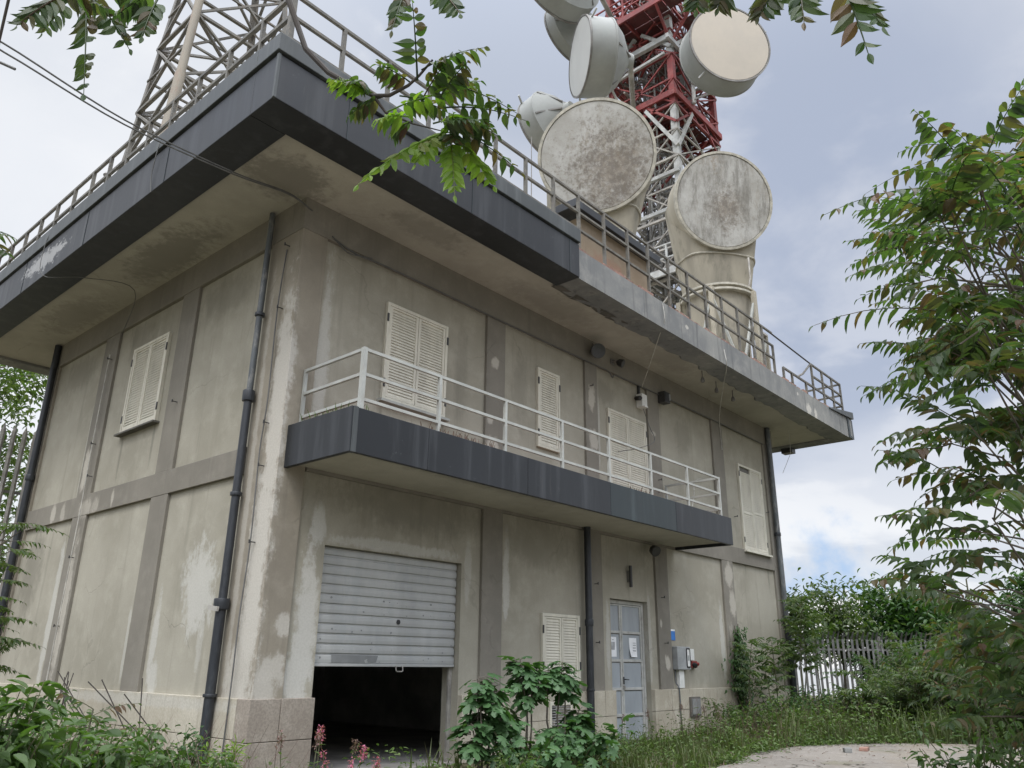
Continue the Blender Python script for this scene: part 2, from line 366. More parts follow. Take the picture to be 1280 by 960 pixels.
# the garage opening: reveals, dim room, floor
r = MB(); x0, x1, y0, y1, zt = .43, 7.6, .425, 8.9, 3.6
r.add([(x0,y1,0),(x1,y1,0),(x1,y1,zt),(x0,y1,zt)], [(0,1,2,3)])
r.add([(x0,y0,0),(x0,y1,0),(x0,y1,zt),(x0,y0,zt)], [(0,1,2,3)])
r.add([(x1,y0,0),(x1,y1,0),(x1,y1,zt),(x1,y0,zt)], [(0,1,2,3)])
r.add([(x0,y0,zt),(x1,y0,zt),(x1,y1,zt),(x0,y1,zt)], [(0,1,2,3)])
r.build('garage_room', M['interior'], B)
MB().box(.94, 3.66, .02, .43, .0, .02).box(x0, x1, .43, y1, .0, .02).build('garage_floor', M['intfloor'], B)
MB().box(3.60, 3.667, .20, .24, 0, 3.0).box(.935, 1.0, .20, .24, 0, 3.0).build('shutter_guide', M['galv'], B)
rs = MB(); z = 1.41; k = 0
while z < 3.0:
    h = .133
    yy = .17
    prof = [(yy, z + .006), (yy - .020, z + .022), (yy - .024, z + h*.5), (yy - .020, z + h - .022), (yy, z + h - .006), (yy, z + h)]
    for (ya, za), (yb, zb) in zip([(yy, z)] + prof[:-1], prof):
        rs.add([(.95, ya, za), (3.65, ya, za), (3.65, yb, zb), (.95, yb, zb)], [(0,1,2,3)])
    z += h; k += 1
rs.box(.95, 3.65, .172, .185, 1.40, 3.0)
RS = rs.build('roller_shutter', M['roller'], B)
MB().box(.95, 3.65, .135, .165, 1.385, 1.425).build('bottom_rail', M['roller'], RS, bevel=.006)
MB().tube([(2.43,.13,1.40),(2.43,.12,1.33),(2.45,.12,1.32),(2.54,.12,1.32),(2.56,.12,1.33),(2.56,.13,1.40)], .009, 8).build('pull_handle', M['galv'], RS, smooth=True)
pp = MB(); pp.add([(1.27,.1425,1.435),(1.86,.1425,1.435),(1.84,.1425,1.47),(1.89,.1425,1.49),(1.91,.1425,1.442),(2.06,.1425,1.445),(2.09,.1425,1.535),(1.26,.1425,1.54)], [(0,1,2,3,4,5,6,7)])
pp.build('paint_patch', M['primer'], RS)
MB().lathe((2.44,.146,2.02), (0,-1,0), ((0,.035),(.012,.035),(.014,.012)), 16).build('lock', M['black'], RS, smooth=True)
ch = MB(); rnd = random.Random(8)
for i in range(34):
    cx, cz, s = rnd.uniform(1.0, 3.6), rnd.choice((1.41, 1.54, 1.67, 1.81, 2.07, 2.2)) + rnd.uniform(.03, .11), rnd.uniform(.007, .022)
    ch.add([(cx+s*cos(t)*rnd.uniform(.6,1.3), .1445, cz+s*sin(t)*rnd.uniform(.5,1.1)) for t in (0,1.1,2.2,3.2,4.2,5.3)], [(0,1,2,3,4,5)])
ch.build('paint_chips', M['primer'], RS)

# side door, two metal leaves with framed panels
DY = .17
SD = MB().box(7.955, 9.355, DY + .06, DY + .09, 0, 2.715).build('side_door', M['doorframe'], B)
fr = MB()
for a in (7.955, 9.285): fr.box(a, a + .07, DY - .005, DY + .075, .02, 2.71)
fr.box(8.025, 9.285, DY - .003, DY + .075, 2.64, 2.71)
fr.build('door_frame', M['doorframe'], SD, bevel=.006)
for a, b in ((8.03, 8.50), (8.51, 9.28)):
    L = MB().box(a, b, DY + .035, DY + .058, .03, 2.63).build('door_leaf', M['door'], SD)
    bz = [.03, .50, .99, 1.53, 2.08, 2.63]
    st = MB()
    st.box(a, a + .05, DY + .01, DY + .04, .03, 2.63); st.box(b - .05, b, DY + .01, DY + .04, .03, 2.63)
    for zz in bz: st.box(a + .05, b - .05, DY + .013, DY + .04, max(.03, zz - .026), min(2.63, zz + .026))
    st.build('leaf_rail', M['doorframe'], L, bevel=.004)
    dk = MB()
    for zz in bz[1:5]: dk.box(a + .055, b - .055, DY + .03, DY + .0345, zz - .042, zz - .0265)  # dark line below each crossbar of the leaf
    dk.build('dark_line', M['rough'], L)
hd = MB(); hd.box(8.518, 8.556, DY - .002, DY + .011, 1.08, 1.22).tube([(8.537,DY,1.17),(8.537,DY - .045,1.17),(8.65,DY - .045,1.165)], .010, 8)
hd.build('door_handle', M['darkmetal'], SD, smooth=True)
MB().box(8.52, 8.57, DY - .012, DY + .011, .98, 1.05).build('lock_plate', M['galv'], SD)
MB().box(7.93, 9.38, -.10, .16, 0, .06).build('door_step', M['rough'], B, bevel=.01)

# louvred shutters
def F_front(a, d, z): return (a, .055 - d, z)
def F_left(a, d, z): return (.055 - d, a, z)
def bx(mb, F, a0, a1, d0, d1, z0, z1):
    p, q = F(a0, d0, z0), F(a1, d1, z1)
    mb.box(min(p[0],q[0]), max(p[0],q[0]), min(p[1],q[1]), max(p[1],q[1]), z0, z1)
jit = random.Random(12)
def shutter(F, a0, a1, z0, z1, nleaf, splits=(), ajar=0., gap=False):
    f = MB(); t = .055
    bx(f, F, a0, a0 + t, 0, .06, z0, z1); bx(f, F, a1 - t, a1, 0, .06, z0, z1)
    bx(f, F, a0 + t, a1 - t, 0, .058, z1 - t, z1); bx(f, F, a0 + t, a1 - t, 0, .058, z0, z0 + t)
    S = f.build('window_shutter', M['shutter'], B, bevel=.005)
    bk = MB(); bx(bk, F, a0 + t, a1 - t, -.01, .004, z0 + t, z1 - t); bk.build('shadow_gap', M['shutdark'], S)
    wl = (a1 - a0 - 2 * t) / nleaf
    for i in range(nleaf):
        l0, l1 = a0 + t + i * wl + .006, a0 + t + (i + 1) * wl - .006
        lf = MB(); s = .05; lz0, lz1 = z0 + t + .006, z1 - t - .006
        if gap and i == 0: lz1 -= .14
        bx(lf, F, l0, l0 + s, .012, .05, lz0, lz1); bx(lf, F, l1 - s, l1, .012, .05, lz0, lz1)
        zs = [lz0] + [lz0 + (lz1 - lz0) * q for q in splits] + [lz1]
        for q in zs:
            bx(lf, F, l0 + s, l1 - s, .012, .048, max(lz0, q - .03), min(lz1, q + .03) if q != lz0 else q + .05)
        for j, (za, zb) in enumerate(zip(zs[:-1], zs[1:])):
            za, zb = za + (.05 if j == 0 else .03), zb - .03
            n = max(3, int((zb - za) / .048))
            for k in range(n):
                c = za + (k + .5) * (zb - za) / n; hh = (zb - za) / n * .62 + jit.uniform(-.003, .003)
                vs = [F(l0+s, .044, c-hh), F(l1-s, .044, c-hh), F(l1-s, .022, c+hh*1.05), F(l0+s, .022, c+hh*1.05),
                      F(l0+s, .038, c-hh-.004), F(l1-s, .038, c-hh-.004), F(l1-s, .016, c+hh*1.05-.004), F(l0+s, .016, c+hh*1.05-.004)]
                lf.add(vs, [(0,1,2,3),(7,6,5,4),(0,4,5,1),(3,2,6,7)])
        lf.build('shutter_leaf', M['shutter'], S)
    for zz in (z0 + .28, z1 - .28):
        for a in (a0 - .004, a1 - .03):
            h = MB(); bx(h, F, a, a + .034, .058, .072, zz - .07, zz + .07); h.build('hinge', M['darkmetal'], S)
    return S
shutter(F_front, 1.72, 3.10, 5.36, 7.05, 2)
shutter(F_front, 5.60, 6.30, 5.40, 7.03, 1, (.16,))
shutter(F_front, 8.02, 9.58, 4.60, 6.78, 2, (.30,))
shutter(F_front, 14.28, 15.72, 4.36, 6.72, 2, (.46,), gap=True)
shutter(F_front, 5.72, 6.84, 1.14, 2.32, 2)
shutter(F_left, 4.02, 5.42, 5.36, 7.05, 2)
sl = MB(); sl.box(-.07, .06, 3.95, 5.48, 5.325, 5.357); sl.build('window_sill', M['rough'], B)
sl = MB(); sl.box(1.66, 3.16, -.06, .06, 5.315, 5.357); sl.build('window_sill', M['whiterail'], B)
sl = MB(); sl.box(14.2, 15.8, -.09, .06, 4.31, 4.357); sl.build('window_sill', M['shutter'], B)

# vent in the plinth
v = MB(); v.box(5.86, 6.50, -.055, -.02, .33, .38).box(5.86, 6.50, -.055, -.02, .76, .82).box(5.86, 5.91, -.055, -.02, .38, .76).box(6.45, 6.50, -.055, -.02, .38, .76)
VG = v.build('vent_grille', M['shutter'], B, bevel=.004)
v = MB(); v.box(5.91, 6.45, -.0345, -.03, .38, .76); v.build('vent_opening', M['black'], VG)
v = MB()
for k in range(9):
    zz = .40 + k * .042
    v.bar((5.91, -.045, zz), (6.45, -.045, zz), .022, .006, up=(0, -.8, .6))
v.build('vent_slats', M['galvdark'], VG)

# roof slab, soffit, edge beams and metal cladding
XE = 4.75
MB().box(-1.15, 18.6, -1.14, 11.2, ZS, 8.74).build('roof_slab', M['soffit'], B)
def cbox(name, x0, x1, y0, y1, z0, z1, mat, bevel=.01): return MB().box(x0, x1, y0, y1, z0, z1).build(name, mat, B, bevel=bevel)
cbox('roof_fascia', -1.68, -1.14, -1.14, 11.7, 8.12, 8.80, M['clad'])
FC = cbox('roof_fascia', -1.68, XE, -1.685, -1.142, 8.12, 8.80, M['clad'])
cbox('fascia_shadow_groove', -1.655, -1.2, -1.2, 11.68, 8.80, 8.826, M['black'], 0)
cbox('fascia_shadow_groove', -1.655, XE, -1.66, -1.202, 8.80, 8.826, M['black'], 0)
cbox('fascia_cap', -1.72, -1.2, -1.2, 11.72, 8.826, 9.12, M['cladcap'])
cbox('fascia_cap', -1.72, XE, -1.725, -1.202, 8.8265, 9.10, M['cladcap'])
for xx in (-.55, 1.9, 4.45):
    MB().box(xx, xx + .012, -1.692, -1.68, 8.125, 8.79).build('panel_joint', M['cladend'], B)
for yy in (1.2, 4.1, 7.0):
    MB().box(-1.687, -1.67, yy, yy + .012, 8.125, 8.79).build('panel_joint', M['cladend'], B)
MB().box(-1.692, -1.65, -1.697, -1.65, 8.118, 8.80).build('corner_trim', M['cladcap'], B, bevel=.006)
# bare concrete edge with a ragged underside
e = MB(); rnd = random.Random(3)
xs = [XE + i * .22 for i in range(int((19.1 - XE) / .22) + 1)]; xs[-1] = 19.1
yi = [-1.06 + rnd.uniform(-.07, .07) for _ in xs]; zi = [8.13 + rnd.uniform(0, .035) for _ in xs]
for i in range(len(xs) - 1):
    a, b = xs[i], xs[i+1]
    e.add([(a,-1.64,8.135),(b,-1.64,8.135),(b,-1.64,8.745),(a,-1.64,8.745)], [(0,1,2,3)])
    e.add([(a,-1.64,8.135),(b,-1.64,8.135),(b,yi[i+1],zi[i+1]-.01),(a,yi[i],zi[i]-.01)], [(3,2,1,0)])
    e.add([(a,yi[i],zi[i]-.01),(b,yi[i+1],zi[i+1]-.01),(b,yi[i+1]+.05,8.19),(a,yi[i]+.05,8.19)], [(0,1,2,3)])
    e.add([(a,-1.64,8.745),(b,-1.64,8.745),(b,-1.0,8.745),(a,-1.0,8.745)], [(0,1,2,3)])
e.add([(19.1,-1.64,8.135),(19.1,11.7,8.135),(19.1,11.7,8.745),(19.1,-1.64,8.745)], [(0,1,2,3)])
e.add([(19.1,-1.64,8.135),(19.1,11.7,8.135),(18.58,11.7,8.14),(18.58,-1.1,8.14)], [(0,1,2,3)])
e.add([(18.58,-1.1,8.14),(18.58,11.7,8.14),(18.58,11.7,8.19),(18.58,-1.1,8.19)], [(0,1,2,3)])
e.add([(18.55,-1.64,8.745),(19.1,-1.64,8.745),(19.1,11.7,8.745),(18.55,11.7,8.745)], [(0,1,2,3)])
e.add([(XE,-1.64,8.135),(XE,-1.64,8.745),(XE,-1.1,8.745),(XE,-1.1,8.135)], [(0,1,2,3)])
e.build('concrete_edge', M['concrete'], B)
cbox('concrete_edge', -1.14, 18.57, 11.2, 11.69, 8.12, 8.744, M['concrete'])
rg = MB()
for i in range(8):
    a = 4.76 + i * .3
    rg.add([(a,-1.2,8.13),(a+.31,-1.2,8.13),(a+.3+rnd.uniform(-.05,.05),-.98+rnd.uniform(-.08,.05),8.15),(a+rnd.uniform(-.05,.05),-.98+rnd.uniform(-.08,.05),8.15)], [(3,2,1,0)])
rg.build('spalled_strip', M['rough'], B)
bk = MB(); x = XE + .05
while x < 17.4:
    l = rnd.uniform(.2, .34); hh = rnd.choice((.05, .07, .09, .05)); dy = rnd.uniform(0, .05)
    bk.box(x, x + l - .012, -1.625 + dy, -1.45, 8.747, 8.747 + hh); x += l
bk.build('brick_course', M['brick'], B)
# loose cladding left at the right end
lc = MB()
lc.add([(17.25,-1.67,8.72),(19.16,-1.72,8.80),(19.16,-1.72,9.02),(17.25,-1.66,8.76),(17.25,-1.60,8.72),(19.16,-1.64,8.80),(19.16,-1.64,9.02),(17.25,-1.60,8.76)],
       [(0,1,2,3),(7,6,5,4),(0,4,5,1),(1,5,6,2),(2,6,7,3),(3,7,4,0)])
lc.box(19.11, 19.17, -1.64, 3.0, 8.80, 9.02)
lc.build('loose_cap', M['cladcap'], B)
MB().box(18.72, 19.13, -1.668, -1.642, 8.14, 8.76).build('loose_cladding', M['cladend'], B)
MB().box(18.85, 19.0, -1.672, -1.6685, 8.2, 8.72).build('pale_strip', M['concrete'], B)
for yy in (.2, 3.4): MB().box(18.75, 19.05, yy, yy + .35, 7.98, 8.13).build('edge_bracket', M['darkmetal'], B)

# roof railing
RR = MB()
zr = (9.30, 9.68, 10.06)
for zz in zr[1:]:
    RR.bar((-1.47,-1.5,zz), (-1.47,11.6,zz), .05, .05)
for zz in zr:
    RR.bar((-1.445,-1.5,zz), (13.85,-1.5,zz), .05, .045)
RRo = RR.build('roof_railing', M['rail'], B)
P0 = None
def post(x, y, z0, z1, mat, par, wdt=.055, name='railing_post'):
    return MB().box(x - wdt/2, x + wdt/2, y - wdt/2, y + wdt/2, z0, z1).build(name, mat, par)
for yy in (-.75, .13, 1.03, 1.86, 2.69, 3.45, 4.2, 4.95, 5.8, 6.65, 7.5, 8.35, 9.2, 10.05, 10.9): post(-1.47, yy, 9.08, 10.03, M['rail'], RRo)
post(-1.47, -1.5, 9.08, 10.085, M['rail'], RRo, .075)
for xx in (-.62, .22, 1.06, 1.9, 2.62, 3.42, 4.22, 5.0, 5.85, 6.7, 7.5, 8.35, 9.2, 10.05, 10.9, 11.75, 12.6, 13.2): post(xx, -1.5, 8.74, 10.04, M['rail'], RRo)
post(13.83, -1.5, 8.74, 9.70, M['rail'], RRo)
R2 = MB(); R2.bar((14.4,-1.5,9.22), (18.9,-1.5,9.22), .05)
R2.bar((16.55,-1.5,9.58), (18.95,-1.5,9.58), .05); R2.bar((16.55,-1.5,9.95), (18.95,-1.5,9.95), .05)
for zz in (9.22, 9.58, 9.95): R2.bar((18.93,-1.47,zz), (18.93,3.0,zz), .05)
R2o = R2.build('roof_railing', M['rail'], B)
for xx in (14.42, 15.0, 16.0): post(xx, -1.5, 8.74, 9.2, M['rail'], R2o)
for xx in (16.58, 17.4, 18.2, 18.93): post(xx, -1.5, 8.74, 9.97, M['rail'], R2o)
for yy in (-.3, 1.2, 2.98): post(18.93, yy, 8.74, 9.97, M['rail'], R2o)
MB().tube([(15.4,-1.5,9.22),(16.0,-1.45,9.5),(16.55,-1.5,9.95)], .03, 6).build('bent_rail', M['rail'], R2o)

# rooftop block behind the railing
MB().box(5.6, 8.15, -1.10, 2.2, 8.742, 10.02).build('rooftop_block', M['penthouse'], B)
MB().box(5.2, 8.4, -1.3, 2.5, 10.022, 10.20).build('block_cornice', M['clad'], B, bevel=.01)

# balcony
bs = MB().box(.16, 10.58, -1.36, -.002, 4.02, 4.46).build('balcony_slab', M['soffit'], B)
xb = [.13, 1.45, 3.6, 5.9, 8.2, 10.62]
for i in range(5):
    MB().box(xb[i] + .003, xb[i+1] - .003, -1.43, -1.37, 3.95, 4.55).build('balcony_cladding', M['clad'] if i not in (3,) else M['cladend'], bs, bevel=.006)
MB().box(.10, .17, -1.432, .01, 3.948, 4.552).build('balcony_cladding', M['clad'], bs, bevel=.006)
MB().box(10.58, 10.63, -1.428, -.003, 3.952, 4.548).build('balcony_cladding', M['clad'], bs, bevel=.006)
MB().box(.12, .20, -1.445, -1.36, 3.947, 4.553).build('corner_trim', M['cladcap'], bs, bevel=.005)
MB().box(.17, 10.58, -1.367, -.02, 4.461, 4.50).build('balcony_floor', M['brick'], bs)
br = MB()
for zz in (4.70, 5.05, 5.40):
    br.bar((.28,-1.36,zz), (10.28,-1.36,zz), .042, .042)
    br.bar((.28,-1.338,zz), (.28,-.02,zz), .042, .042); br.bar((10.28,-1.338,zz), (10.28,-.02,zz), .042, .042)
BRo = br.build('balcony_railing', M['whiterail'], B)
for xx in (1.68, 3.12, 4.58, 5.98, 7.42, 8.86): post(xx, -1.36, 4.45, 5.382, M['whiterail'], BRo, .048)
post(.28, -1.36, 4.45, 5.425, M['whiterail'], BRo, .062); post(10.28, -1.36, 4.45, 5.425, M['whiterail'], BRo, .05)
post(.28, -.03, 4.45, 5.42, M['whiterail'], BRo, .045); post(10.28, -.03, 4.45, 5.42, M['whiterail'], BRo, .045)

# downpipes
def downpipe(pts, r, mat, joints, lower=None):
    P = MB().tube(pts, r, 14).build('downpipe', mat, B, smooth=True)
    for (p, rr, h) in joints:
        MB().lathe((p[0], p[1], p[2] - h/2), (0,0,1), ((0,rr*.97),(.01,rr),(h-.01,rr),(h,rr*.97)), 16).build('pipe_collar', M['pipe'], P, smooth=True)
    return P
DP = downpipe([(-.1,.78,8.15),(-.1,.80,5.15)], .047, M['pipegrey'], [((-.1,.785,6.4),.075,.05)])
downpipe([(-.105,.80,5.14),(-.105,.80,2.2)], .058, M['pipe'], [((-.105,.8,5.1),.088,.16),((-.105,.8,3.65),.082,.05)])
downpipe([(-.11,.80,2.19),(-.11,.80,.05)], .068, M['pipe'], [((-.11,.8,2.16),.105,.14),((-.11,.8,1.02),.09,.04)])
MB().bar((-.2,.72,2.09),(-.2,.95,2.12),.03,.06).build('pipe_bracket', M['galv'], DP)
downpipe([(-.09,9.42,8.15),(-.09,9.42,.2)], .07, M['pipe'], [((-.09,9.42,5.1),.09,.12),((-.09,9.42,2.4),.09,.12)])
downpipe([(7.02,-.09,4.02),(7.02,-.09,.05)], .07, M['pipe'], [((7.02,-.09,2.2),.085,.12),((7.02,-.09,1.0),.08,.04)])
downpipe([(16.25,-.1,8.15),(16.25,-.1,2.6)], .07, M['pipegrey'], [((16.25,-.1,5.0),.09,.1)])
downpipe([(16.25,-.11,2.59),(16.25,-.11,.1)], .085, M['pipe'], [((16.25,-.11,2.6),.1,.12)])
# small wall spikes and clips
def clip(p, d):
    d = V(d); q = V(p) + d * .09
    return MB().tube([V(p) - d*.02, q], .008, 6).bar(q + V((0,0,-.02)), q + V((0,0,.03)), .016).build('wall_clip', M['darkmetal'], B)
for z in (7.45, 6.4, 4.62, 4.0, 2.95): clip((0,.33,z), (-1,0,0))
for (y, z) in ((6.42,7.1),(6.42,5.35),(6.3,4.7),(6.42,3.2),(6.5,2.0),(3.28,5.55),(9.4,6.7)): clip((0,y,z), (-1,0,0))
for (x, z) in ((4.2,4.9),(7.35,7.1),(7.4,5.0),(7.35,2.95),(7.35,1.85),(9.85,2.85),(9.9,1.9),(10.0,5.5),(9.95,5.2),(15.95,5.6),(13.9,5.2),(3.8,5.05),(5.2,5.0)): clip((x, .0 if x in (4.2,7.35,7.4,9.85,9.9,10.0,9.95) else .055, z), (0,-1,0))
# ---------------------------------------------------------------- things fixed to the walls
def wallbox(name, x0, x1, z0, z1, y, dep, mat, label, cat, bevel=.006, extra=None, group=None):
    t = thing(name, ((x0+x1)/2, y, z0), label, cat, group)
    MB().box(x0, x1, y - dep, y - .001, z0, z1).build('casing', mat, t, bevel=bevel)
    if extra: extra(t)
    return t
def sign_extra(t):
    MB().box(10.23, 10.43, .040, .046, 2.165, 2.20).build('white_margin', M['paper'], t)
wallbox('wall_sign', 10.22, 10.44, 1.97, 2.165, .054, .012, M['blue'], 'small blue square sign on the wall above the grey meter box', 'sign', .002, sign_extra)
def meter_extra(t):
    m = MB()
    m.tube([(10.66,-0.092,1.44),(10.66,-0.092,1.77),(10.68,-0.092,1.80),(10.78,-0.092,1.80),(10.80,-0.092,1.77),(10.80,-0.092,1.44),(10.78,-0.092,1.41),(10.68,-0.092,1.41),(10.66,-0.092,1.44)], .014, 8)
    m.build('window_gasket', M['black'], t, smooth=True)
    MB().box(10.675, 10.785, -0.096, -0.088, 1.43, 1.78).build('window_pane', M['white'], t)
    MB().box(10.70, 10.76, -0.099, -0.096, 1.55, 1.66).build('dial', M['greybox'], t)
MT = wallbox('meter_box', 10.28, 10.84, 1.36, 1.84, .054, .14, M['greybox'], 'grey meter box with oval window on wall beside the side door', 'meter box', .012, meter_extra)
wallbox('junction_box', 10.97, 11.14, 1.56, 1.80, .054, .07, M['white'], 'small white box right of the meter box, above the red socket', 'junction box')
def red_extra(t):
    MB().lathe((11.05,-.03,1.47), (-.1,-1,-.4), ((0,.05),(.07,.055),(.075,.04)), 14).build('socket_cap', M['black'], t, smooth=True)
    MB().lathe((11.18,-.03,1.49), (.2,-1,-.3), ((0,.035),(.06,.04),(.065,.03)), 14).build('socket_cap', M['redplastic'], t, smooth=True)
wallbox('power_socket', 11.0, 11.24, 1.40, 1.545, .054, .08, M['redplastic'], 'red power socket on wall below the small white box', 'socket', .01, red_extra)
wallbox('cable_cover', 10.42, 10.62, .985, 1.355, .054, .08, M['white'], 'white cable cover box directly under the grey meter box', 'cable box')
def hatch_extra(t):
    MB().box(10.78, 11.14, -.10, -.088, .44, .76).build('hatch_lid', M['concrete'], t, bevel=.006)
wallbox('valve_hatch', 10.74, 11.17, .40, .80, -.036, .05, M['rough'], 'weathered square hatch box set on the stone plinth', 'hatch', .005, hatch_extra)
def m2_extra(t): MB().box(15.12, 15.2, -.10, -.03, 1.2, 1.4).build('side_cap', M['white'], t)
wallbox('tap_bracket', 15.02, 15.62, 1.42, 1.50, .054, .12, M['galv'], 'horizontal grey bracket on wall behind the saplings, far right', 'bracket')
wallbox('small_fitting', 15.0, 15.22, 1.02, 1.22, .054, .12, M['white'], 'small pale fitting on wall under the grey bracket', 'fitting')
def wb_extra(t):
    MB().lathe((9.22,-.02,7.30), (-.5,-1,-.3), ((-.06,.05),(.12,.055),(.13,.045)), 14).build('sensor_head', M['black'], t, smooth=True)
    MB().box(9.33, 9.39, -.0, .054, 7.44, 7.7).build('conduit', M['darkmetal'], t)
    MB().box(9.28, 9.44, -.16, -.13, 7.09, 7.12).build('lip', M['white'], t)
wallbox('control_box', 9.27, 9.49, 7.10, 7.42, .054, .17, M['white'], 'white electrical box with black sensor on upper wall above the balcony', 'electrical box', .01, wb_extra)
def sp_extra(t):
    MB().box(10.20, 10.34, -.21, -.203, 7.46, 7.68).build('speaker_mesh', M['black'], t)
    MB().box(10.36, 10.40, -.22, -.2, 7.5, 7.66).build('rim', M['greybox'], t)
wallbox('loudspeaker', 10.17, 10.42, 7.43, 7.70, .0, .20, M['darkmetal'], 'dark square loudspeaker on pilaster under the eaves', 'loudspeaker', .008, sp_extra)
# floodlight clusters
t = thing('floodlight', (7.5, -.02, 7.95), 'large round dark floodlight on the eaves beam above the balcony', 'floodlight')
MB().lathe((7.36,-.22,7.86), (-.5,-.75,-.35), ((-.18,.05),(-.12,.12),(.0,.16),(.06,.165),(.061,.15)), 24).build('lamp_body', M['darkmetal'], t, smooth=True)
MB().lathe((7.36,-.22,7.86), (-.5,-.75,-.35), ((.062,.148),(.066,.05)), 24).build('lens', M['glass'], t)
MB().tube([(7.5,-.02,8.05),(7.5,-.15,8.02),(7.42,-.2,7.95)], .022, 8).box(7.44, 7.56, -.05, -.016, 7.97, 8.12).build('bracket', M['galvdark'], t, smooth=True)
t = thing('floodlight', (8.2, -.02, 7.8), 'small dark floodlight right of the large round one, with looped cable', 'floodlight')
MB().lathe((8.30,-.2,7.86), (.3,-.8,-.4), ((-.1,.04),(-.06,.08),(.05,.1),(.06,.09)), 18).build('lamp_body', M['darkmetal'], t, smooth=True)
MB().tube([(8.2,-.015,7.9),(8.2,-.12,7.92),(8.3,-.18,7.9)], .016, 8).box(8.14, 8.26, -.04, -.016, 7.84, 7.96).build('bracket', M['galvdark'], t, smooth=True)
t = thing('floodlight', (9.45, -.05, 3.85), 'dark floodlight tucked under the right end of the balcony', 'floodlight')
MB().lathe((9.35,-.2,3.80), (-.3,-.8,-.5), ((-.12,.05),(-.06,.1),(.06,.12),(.07,.11)), 20).build('lamp_body', M['darkmetal'], t, smooth=True)
MB().tube([(9.6,.05,3.9),(9.6,-.12,3.88),(9.4,-.18,3.82)], .018, 8).build('bracket', M['galvdark'], t, smooth=True)
t = thing('wall_rod', (8.62, .0, 3.0), 'short dark tube fitting upright on wall above the side door', 'light fitting')
MB().tube([(8.62,-.03,2.98),(8.62,-.03,3.42)], .035, 10).build('tube', M['darkmetal'], t, smooth=True)
MB().box(8.60, 8.64, -.01, .056, 3.08, 3.32).build('back_plate', M['galvdark'], t)
# notices taped to the door
def notice(x0, x1, z0, z1, label, lines, curl=False):
    Y = DY + .033
    t = thing('paper_notice', ((x0+x1)/2, Y, z0), label, 'notice')
    m = MB(); n = 8; vs = []
    for i in range(n + 1):
        c = .0 if not curl else .05 * (i / n) ** 3
        vs += [(x0, Y - c, z1 - (z1-z0)*i/n), (x1, Y - c*.2, z1 - (z1-z0)*i/n)]
    m.add(vs, [(2*i, 2*i+2, 2*i+3, 2*i+1) for i in range(n)]); m.build('sheet', M['paper'], t)
    p = MB()
    for (a, b, c, d) in lines:
        p.box(x0 + (x1-x0)*a, x0 + (x1-x0)*b, Y - (.004 if not curl else .012), Y - (.003 if not curl else .011), z0 + (z1-z0)*c, z0 + (z1-z0)*d)
    p.build('printing', M['print'], t)
notice(8.10, 8.35, 1.60, 1.98, 'white notice taped to the left door leaf, with a grey printed block', [(.25,.75,.35,.75),(.4,.6,.84,.88)])
notice(8.82, 9.10, 1.60, 1.98, 'white notice peeling off the right door leaf, its lower corner curled', [(.45,.85,.30,.36),(.45,.85,.46,.5),(.45,.85,.6,.64),(.45,.85,.72,.75)], True)

def cable(name, pts, r, mat, label, cat='cable', sub=6):
    """smooth cable through points (Catmull-Rom)"""
    P = [V(p) for p in pts]; P = [P[0]*2 - P[1]] + P + [P[-1]*2 - P[-2]]
    out = []
    for i in range(1, len(P) - 2):
        for k in range(sub):
            u = k / sub
            out.append(.5 * ((2*P[i]) + (-P[i-1]+P[i+1])*u + (2*P[i-1]-5*P[i]+4*P[i+1]-P[i+2])*u*u + (-P[i-1]+3*P[i]-3*P[i+1]+P[i+2])*u**3))
    out.append(P[-2])
    o = MB().tube(out, r, 6).build(name, mat, None, smooth=True)
    return tag(o, label, cat)
cable('cable', [(.55,-.03,7.68),(1.0,-.03,7.60),(1.6,-.03,7.63),(3.2,-.03,7.63),(5,-.03,7.62),(7.4,-.03,7.63),(8.0,-.04,7.62),(8.15,-.06,7.5),(8.3,-.04,7.6),(9.2,-.03,7.63),(11.5,-.03,7.64),(14,-.03,7.64),(16.0,-.03,7.62)], .014, M['cable'], 'grey cable running along the foot of the eaves beam')
cable('cable', [(.5,-.025,7.72),(.8,-.05,7.55),(1.15,-.03,7.62),(1.3,-.03,7.66)], .011, M['cable'], 'short drooping loop of cable at the corner under the eaves beam')
cable('cable', [(7.75,-1.66,8.7),(7.77,-1.67,8.3),(8.0,-1.40,8.12),(8.85,-.6,7.85),(9.42,-.03,7.62)], .009, M['palecable'], 'pale cable hanging from roof edge down to the white electrical box')
cable('cable', [(10.5,-1.66,8.5),(10.55,-1.67,8.1),(11.6,-1.05,8.05),(12.8,-.3,7.75),(13.3,-.03,7.4),(13.32,-.03,6.9)], .009, M['palecable'], 'pale loose cable hanging from roof edge, right of the loudspeaker')
cable('cable', [(9.45,-.02,7.1),(9.3,-.25,6.6),(8.9,-.6,6.1),(8.4,-.5,5.85),(8.2,-.1,5.8)], .008, M['cable'], 'thin dark cable sagging below the white electrical box to the balcony shutter')
cable('cable', [(10.3,-.6,4.6),(10.9,-.4,5.2),(11.6,-.1,5.75),(12.6,.03,6.0)], .008, M['palecable'], 'thin cable rising from balcony end to the wall panel beside it')
cable('cable', [(10.33,.03,1.36),(10.33,.02,1.1),(10.31,-.06,.97),(10.32,-.06,.5),(10.33,-.06,.02)], .016, M['pipegrey'], 'rusty conduit running down plinth from meter box to the ground', 'conduit')
cable('cable', [(-.02,.37,7.4),(-.05,.39,6.4),(-.05,.36,5.0),(-.05,.41,4.2),(-.05,.37,3.0),(-.05,.42,2.0),(-.06,.4,1.3),(-.06,.42,.3)], .010, M['cable'], 'thin cable clipped down the left face of the corner pilaster')
